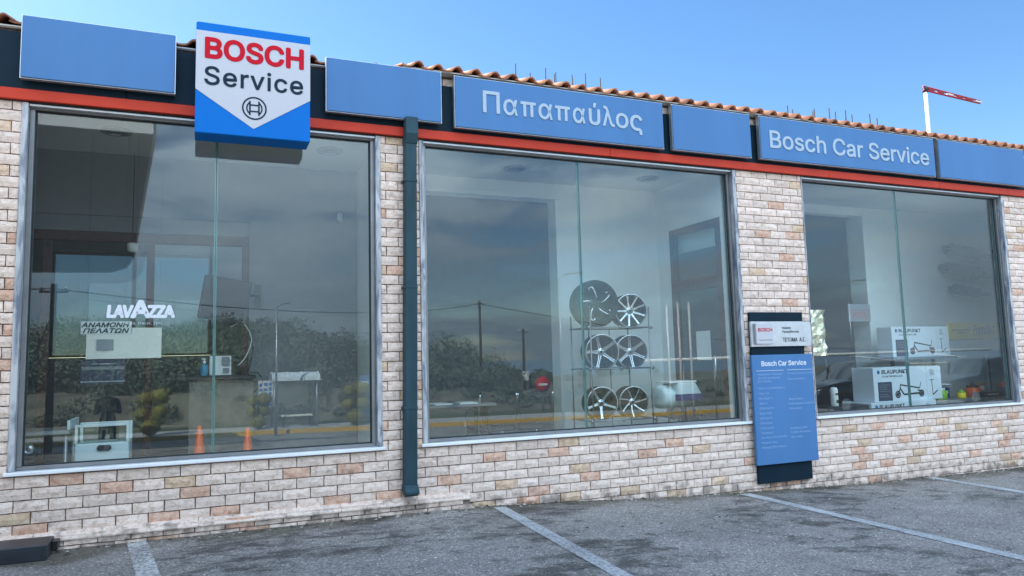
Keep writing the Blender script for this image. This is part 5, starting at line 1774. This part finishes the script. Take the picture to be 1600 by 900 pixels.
def lamp_post(x, y, h_, arm, lb, r_=.06):
    z = gz(x, y)
    t = thing('lamp_post', lb, 'street lamp', (x, y, z), 'street lamps across the car park')
    MB().tube([(x, y, z), (x, y, z + h_)], [r_, r_ * .6], 10).build('pole', M['galv'], t)
    if arm:
        MB().tube([(x, y, z + h_), (x + arm * .3, y, z + h_ + .15), (x + arm, y, z + h_ + .22)], .03, 8).build('arm', M['galv'], t)
        MB().box(x + arm * .9, x + arm * 1.5, y - .09, y + .09, z + h_ + .19, z + h_ + .27).build('lamp_head', M['galv'], t, bevel=.02)


lamp_post(2.75, -22.9, 4.95, .32, 'grey street lamp with a short arm rising beside the bus shelter')
lamp_post(11.2, -15, 5.3, .6, 'grey street lamp mirrored left of the wheel rack', .05)
lamp_post(24.4, -15, 5.3, .6, 'grey street lamp mirrored in the right window', .05)
# pillar banner
bn = thing('banner_stand', 'tall narrow blue banner on a black foot behind a clipped golden shrub', 'banner', (6.65, -24.8, gz(6.6, -24.8) + .12))
MB().box(6.45, 6.85, -24.83, -24.80, -.9, 1.0).build('sheet', M['sign_blue'], bn)
MB().box(6.53, 6.77, -24.798, -24.796, .2, .75).build('print', M['letter_white'], bn)
MB().box(6.4, 6.9, -25.0, -24.6, gz(6.6, -24.8) + .12, -.92).build('foot', M['black'], bn)
# no-entry sign
z = gz(15.9, -26.5)
ne = thing('no_entry_sign', 'round red road sign with a white bar on a grey post across the road', 'road sign', (16.0, -26.5, z))
MB().tube([(16.0, -26.5, z), (16.0, -26.5, z + 1.75)], .035, 8).build('post', M['galv'], ne)
MB().lathe([(0, 0), (.40, 0), (.40, .02), (0, .02)], (16.0, -26.44, z + 1.45), axis=(0, 1, 0), n=28).build('disc', M['letter_red'], ne)
MB().box(15.75, 16.25, -26.415, -26.405, z + 1.39, z + 1.51).build('bar', M['white_paint'], ne)


def utility_pole(x, y, top, lb, box=False):
    z = gz(x, y) - .3 if y > -27.3 else hill_z(x, y)
    t = thing('utility_pole', lb, 'utility pole', (x, y, z), 'utility poles along the road')
    MB().tube([(x, y, z), (x, y, top)], [.13, .09], 10).build('pole', M['pole_wood'], t)
    MB().tube([(x - .4, y, top - .25), (x + .4, y, top - .25)], .04, 6).build('crossarm', M['pole_wood'], t)
    for s_ in (-.33, .33): MB().lathe([(0, 0), (.04, 0), (.05, .05), (.03, .12), (0, .13)], (x + s_, y, top - .21), n=10).build('insulator', M['white_paint'], t)
    if box: MB().box(x - .22, x + .22, y + .1, y + .32, -.1, .6).build('meter_box', M['white_paint'], t)


utility_pole(-4.4, -20, 4.3, 'dark timber utility pole with a stay nearest the left window')
utility_pole(19.8, -45, 6.1, 'tall timber utility pole mirrored in the middle of the middle window')
utility_pole(23.4, -45, 3.9, 'short timber utility pole with a white meter box', True)


def cable(p, q, sag, lb):
    p, q = Vector(p), Vector(q)
    t = MB().tube([p.lerp(q, k / 20) + Vector((0, 0, -sag * 4 * (k / 20) * (1 - k / 20))) for k in range(21)], .022, 5).build('overhead_cable', M['black'])
    tag(t, lb, 'cable', 'overhead cables between the utility poles')


cable((-30, -15, 4.4), (-4.4, -20, 4.15), .5, 'overhead cable running left from the nearest utility pole')
cable((-4.4, -20, 4.15), (19.8, -45, 5.85), .75, 'overhead cable spanning between the nearest and the tall utility pole')
cable((19.8, -45, 5.85), (66, -46, 1.6), .9, 'overhead cable running right from the tall utility pole')
MB_ = MB().tube([(-4.4, -20, 3.4), (-5.9, -20.2, -1.2)], .018, 5).build('stay_wire', M['black'])
tag(MB_, 'slanting stay wire of the nearest utility pole', 'cable')

# forecourt canopy of the neighbouring plot
cn = thing('forecourt_canopy', 'flat forecourt canopy with white fascia and dark soffit over the car park', 'canopy', (-7, -15, 0))
poly = [(-.62, -3.6), (-1.75, -15.2), (-2.15, -17.8), (-2.7, -19), (-8, -19.8), (-14, -20), (-14, -3.6)]
MB().prism_z(poly, 4.602, 4.66).build('soffit', M['canopy_under'], cn)
m = MB()
for (a, b) in zip(poly, poly[1:] + poly[:1]):
    a, b = Vector((*a, 0)), Vector((*b, 0)); d = (b - a).normalized(); n_ = Vector((d.y, -d.x, 0)) * -.04
    vs_ = [m.bm.verts.new(p) for p in (a + Vector((0, 0, 4.58)), b + Vector((0, 0, 4.58)), b + Vector((0, 0, 4.98)), a + Vector((0, 0, 4.98)), a + n_ + Vector((0, 0, 4.58)), b + n_ + Vector((0, 0, 4.58)), b + n_ + Vector((0, 0, 4.98)), a + n_ + Vector((0, 0, 4.98)))]
    for f in ((0, 1, 2, 3), (7, 6, 5, 4), (0, 4, 5, 1), (3, 2, 6, 7), (1, 5, 6, 2), (0, 3, 7, 4)): m.bm.faces.new([vs_[i] for i in f])
m.build('fascia', M['white_paint'], cn)
for x, y in ((-6, -6), (-6, -16), (-12, -6), (-12, -16)):
    MB().box(x - .16, x + .16, y - .16, y + .16, gz(x, y) - .1, 4.601).build('column', M['galv'], cn)

# low hurdle fence of pale rails mirrored in the right window, and a dark parked car
rl = thing('rail_fence', 'pale steel rail fence with thin uprights and slanting braces behind the parked dark car', 'fence', (17, -9.2, 0))
m = MB(); m.tube([(10.6, -9.2, 1.40), (24, -9.2, 1.47)], .045, 8); m.build('top_rail', M['white_paint'], rl)
m = MB(); m.tube([(17.5, -9.2, 1.08), (24, -9.2, 1.08)], .022, 8); m.build('lower_rail', M['white_paint'], rl)
for k in range(14):
    x = 10.8 + k
    MB().tube([(x, -9.2, gz(x, -9.2)), (x, -9.2, 1.40 + (x - 10.6) * .005)], .016, 6).build('upright', M['galv'], rl)
for x in (17.6, 21.0):
    MB().tube([(x, -9.2, 1.40), (x + 3.2, -9.2, 1.09)], .016, 6).build('brace', M['white_paint'], rl)
for x, top in ((11.25, 2.80), (11.6, 2.87), (11.95, 2.87)):
    wp = thing('marker_post', {11.25: 'white marker post leftmost of the three by the brown door', 11.6: 'white marker post in the middle of the three by the brown door', 11.95: 'white marker post rightmost of the three by the brown door'}[x], 'post', (x, -9.05, gz(x, -9)), 'white marker posts')
    MB().tube([(x, -9.05, gz(x, -9)), (x, -9.05, top)], .028, 8).build('post', M['white_paint'], wp)
    MB().lathe([(0, 0), (.034, 0), (.034, .03), (0, .04)], (x, -9.05, top), n=10).build('cap', M['white_paint'], wp)


def car(cx, cy, lb, L=4.5, W=1.75):
    zz = gz(cx, cy)
    t = thing('parked_car', lb, 'car', (cx, cy, zz))
    # body loft along x: half-profile stations (x, sill z, waist z, roof z, half width, roof half width)
    S = [(-2.25, .42, .62, .62, .62, .55), (-2.15, .26, .78, .78, .76, .68), (-1.55, .22, .88, .90, .85, .74), (-.95, .20, .92, .95, .87, .72), (-.25, .20, .94, 1.38, .87, .62), (.45, .20, .95, 1.44, .87, .62), (1.15, .20, .96, 1.40, .87, .62), (1.85, .22, .97, 1.02, .85, .66), (2.15, .28, .92, .94, .78, .66), (2.25, .42, .70, .72, .66, .58)]
    m = MB(); rows = []
    for x, s0, wz, rz_, hw, rw in S:
        pr = [(-hw * .92, s0), (-hw, s0 + .18), (-hw, wz - .10), (-hw * .965, wz), (-rw, max(rz_ - .05, wz + .003)), (-rw * .8, max(rz_, wz + .006)), (rw * .8, max(rz_, wz + .006)), (rw, max(rz_ - .05, wz + .003)), (hw * .965, wz), (hw, wz - .10), (hw, s0 + .18), (hw * .92, s0)]
        rows.append([m.bm.verts.new((cx + x, cy + y, zz + z)) for y, z in pr])
    for A_, B_ in zip(rows, rows[1:]):
        for k in range(12):
            f = m.bm.faces.new((A_[k], A_[(k + 1) % 12], B_[(k + 1) % 12], B_[k])); f.smooth = True
            xm = (A_[0].co.x + B_[0].co.x) / 2 - cx
            f.material_index = 1 if (k in (3, 7) and -1.0 < xm < 1.6) or (k in (4, 5, 6) and (-1.0 < xm < -.3 or 1.2 < xm < 1.7)) else 0
    m.bm.faces.new(rows[0][::-1]); m.bm.faces.new(rows[-1])
    m.build('body', [M['car_paint'], M['car_glass']], t)
    for x in (-1.4, 1.4):
        for s_ in (-1, 1):
            wh = part_empty('wheel', t)
            c = (cx + x, cy + s_ * W * .47, zz + .32)
            MB().lathe([(.19, -.09), (.30, -.10), (.32, -.06), (.32, .06), (.30, .10), (.19, .09)], c, (0, 1, 0), n=28).build('tyre', M['rubber'], wh)
            MB().lathe([(0, -.07), (.07, -.075), (.19, -.085), (.19, .085), (.07, .075), (0, .07)], c, (0, 1, 0), n=20).build('rim', M['rim'], wh)
    for s_ in (-1, 1):
        MB().box(cx - 2.23, cx - 2.12, cy + s_ * .62 - .14, cy + s_ * .62 + .14, zz + .60, zz + .72).build('headlight', M['chrome'], t, bevel=.03)
        MB().box(cx + 2.13, cx + 2.24, cy + s_ * .60 - .14, cy + s_ * .60 + .14, zz + .72, zz + .86).build('tail_light', M['letter_red'], t, bevel=.03)
        MB().box(cx - .78, cx - .62, cy + s_ * .87, cy + s_ * 1.04, zz + .95, zz + 1.06).build('mirror', M['car_paint'], t, bevel=.03)
    for x in (-.15, .85): MB().box(cx + x, cx + x + .14, cy + .868, cy + .885, zz + .80, zz + .825).build('door_handle', M['chrome'], t)


car(16.6, -8.0, 'black saloon car parked in the car park, mirrored low in the right window')
car(21.6, -8.1, 'second black saloon car parked beyond the first, mirrored low in the right window')

# person taking the picture's neighbour: standing figure mirrored in the left pane
def person(x, y, lb):
    z = gz(x, y)
    t = thing('person', lb, 'person', (x, y, z))
    # joints: name -> (pos, radius); facing +Y (the shop), forearms raised
    J_ = {'pelvis': ((0, 0, .95), .145), 'waist': ((0, .01, 1.10), .135), 'chest': ((0, .0, 1.32), .155), 'neck': ((0, .0, 1.475), .062), 'head0': ((0, .03, 1.56), .075)}
    for s_, n_ in ((-1, 'l'), (1, 'r')):
        J_[n_ + 'hip'] = ((s_ * .095, 0, .90), .105); J_[n_ + 'knee'] = ((s_ * .115, .02, .50), .066); J_[n_ + 'ank'] = ((s_ * .125, -.02, .09), .045); J_[n_ + 'toe'] = ((s_ * .145, .15, .045), .038)
        J_[n_ + 'sh'] = ((s_ * .185, 0, 1.40), .072); J_[n_ + 'elb'] = ((s_ * .25, .05, 1.12), .050); J_[n_ + 'wr'] = ((s_ * .08, .32, 1.27), .034)
    E_ = [('pelvis', 'waist'), ('waist', 'chest'), ('chest', 'neck'), ('neck', 'head0')]
    for n_ in 'lr': E_ += [('pelvis', n_ + 'hip'), (n_ + 'hip', n_ + 'knee'), (n_ + 'knee', n_ + 'ank'), (n_ + 'ank', n_ + 'toe'), ('chest', n_ + 'sh'), (n_ + 'sh', n_ + 'elb'), (n_ + 'elb', n_ + 'wr')]

    def skin_mesh(J2, E2, root, name, m_):
        names = list(J2)
        me = bpy.data.meshes.new(name)
        me.from_pydata([J2[n][0] for n in names], [(names.index(a), names.index(b)) for a, b in E2], [])
        o = bpy.data.objects.new(name, me); COL.objects.link(o)
        sk = o.modifiers.new('skin', 'SKIN'); sk.use_smooth_shade = True
        ss = o.modifiers.new('sub', 'SUBSURF'); ss.levels = ss.render_levels = 2
        for i, n in enumerate(names):
            r_ = J2[n][1]; sv = me.skin_vertices[0].data[i]
            sv.radius = (r_, r_); sv.use_root = (n == root)
        dg = bpy.context.evaluated_depsgraph_get()
        m2 = bpy.data.meshes.new_from_object(o.evaluated_get(dg))
        bpy.data.objects.remove(o)
        m2.materials.clear(); m2.materials.append(m_)
        o = bpy.data.objects.new(name, m2); COL.objects.link(o); o.parent = t
        return o
    skin_mesh(J_, E_, 'pelvis', 'body', M['cloth_navy'])
    hd = MB()
    hd.lathe([(0, -.13), (.045, -.12), (.065, -.08), (.075, -.02), (.078, .04), (.068, .09), (.04, .12), (0, .13)], (x, y + .035, z + 1.64), n=20)
    for v in hd.bm.verts: v.co.y = (v.co.y - (y + .035)) * 1.22 + y + .035
    hd.lathe([(0, -.02), (.014, -.012), (.010, .02), (0, .03)], (x, y + .135, z + 1.625), n=8)
    for s_ in (-1, 1): hd.lathe([(0, -.012), (.012, 0), (.02, .012), (0, .016)], (x + s_ * .078, y + .03, z + 1.635), axis=(s_, 0, 0), n=10)
    hd.build('head', M['skin'], t)
    hr = MB(); hr.lathe([(.083, .0), (.086, .05), (.076, .10), (.045, .133), (0, .145)], (x, y + .018, z + 1.645), n=20)
    for v in hr.bm.verts: v.co.y = (v.co.y - (y + .018)) * 1.2 + y + .018
    hr.build('hair', M['hair'], t)
    for s_ in (-1, 1):
        H_ = {'w': ((s_ * .08, .32, 1.27), .026), 'p': ((s_ * .062, .375, 1.31), .030)}
        EE = [('w', 'p')]
        for k in range(4):
            b_ = (s_ * (.062 - .0), .385 + k * .004, 1.335 - k * .018)
            H_['a%d' % k] = (b_, .011); H_['b%d' % k] = ((s_ * .040, .405 + k * .003, 1.345 - k * .019), .009); H_['c%d' % k] = ((s_ * .018, .402, 1.342 - k * .019), .008)
            EE += [('p', 'a%d' % k), ('a%d' % k, 'b%d' % k), ('b%d' % k, 'c%d' % k)]
        H_['t'] = ((s_ * .052, .355, 1.345), .011); H_['u'] = ((s_ * .036, .362, 1.362), .009)
        EE += [('p', 't'), ('t', 'u')]
        skin_mesh(H_, EE, 'p', 'hand', M['skin'])
    MB().box(x - .075, x + .075, y + .388, y + .396, z + 1.285, z + 1.36).build('phone', M['black'], t, bevel=.003)


person(-1.95, -12.2, 'person in dark navy clothes holding up a phone, mirrored low in the left pane')
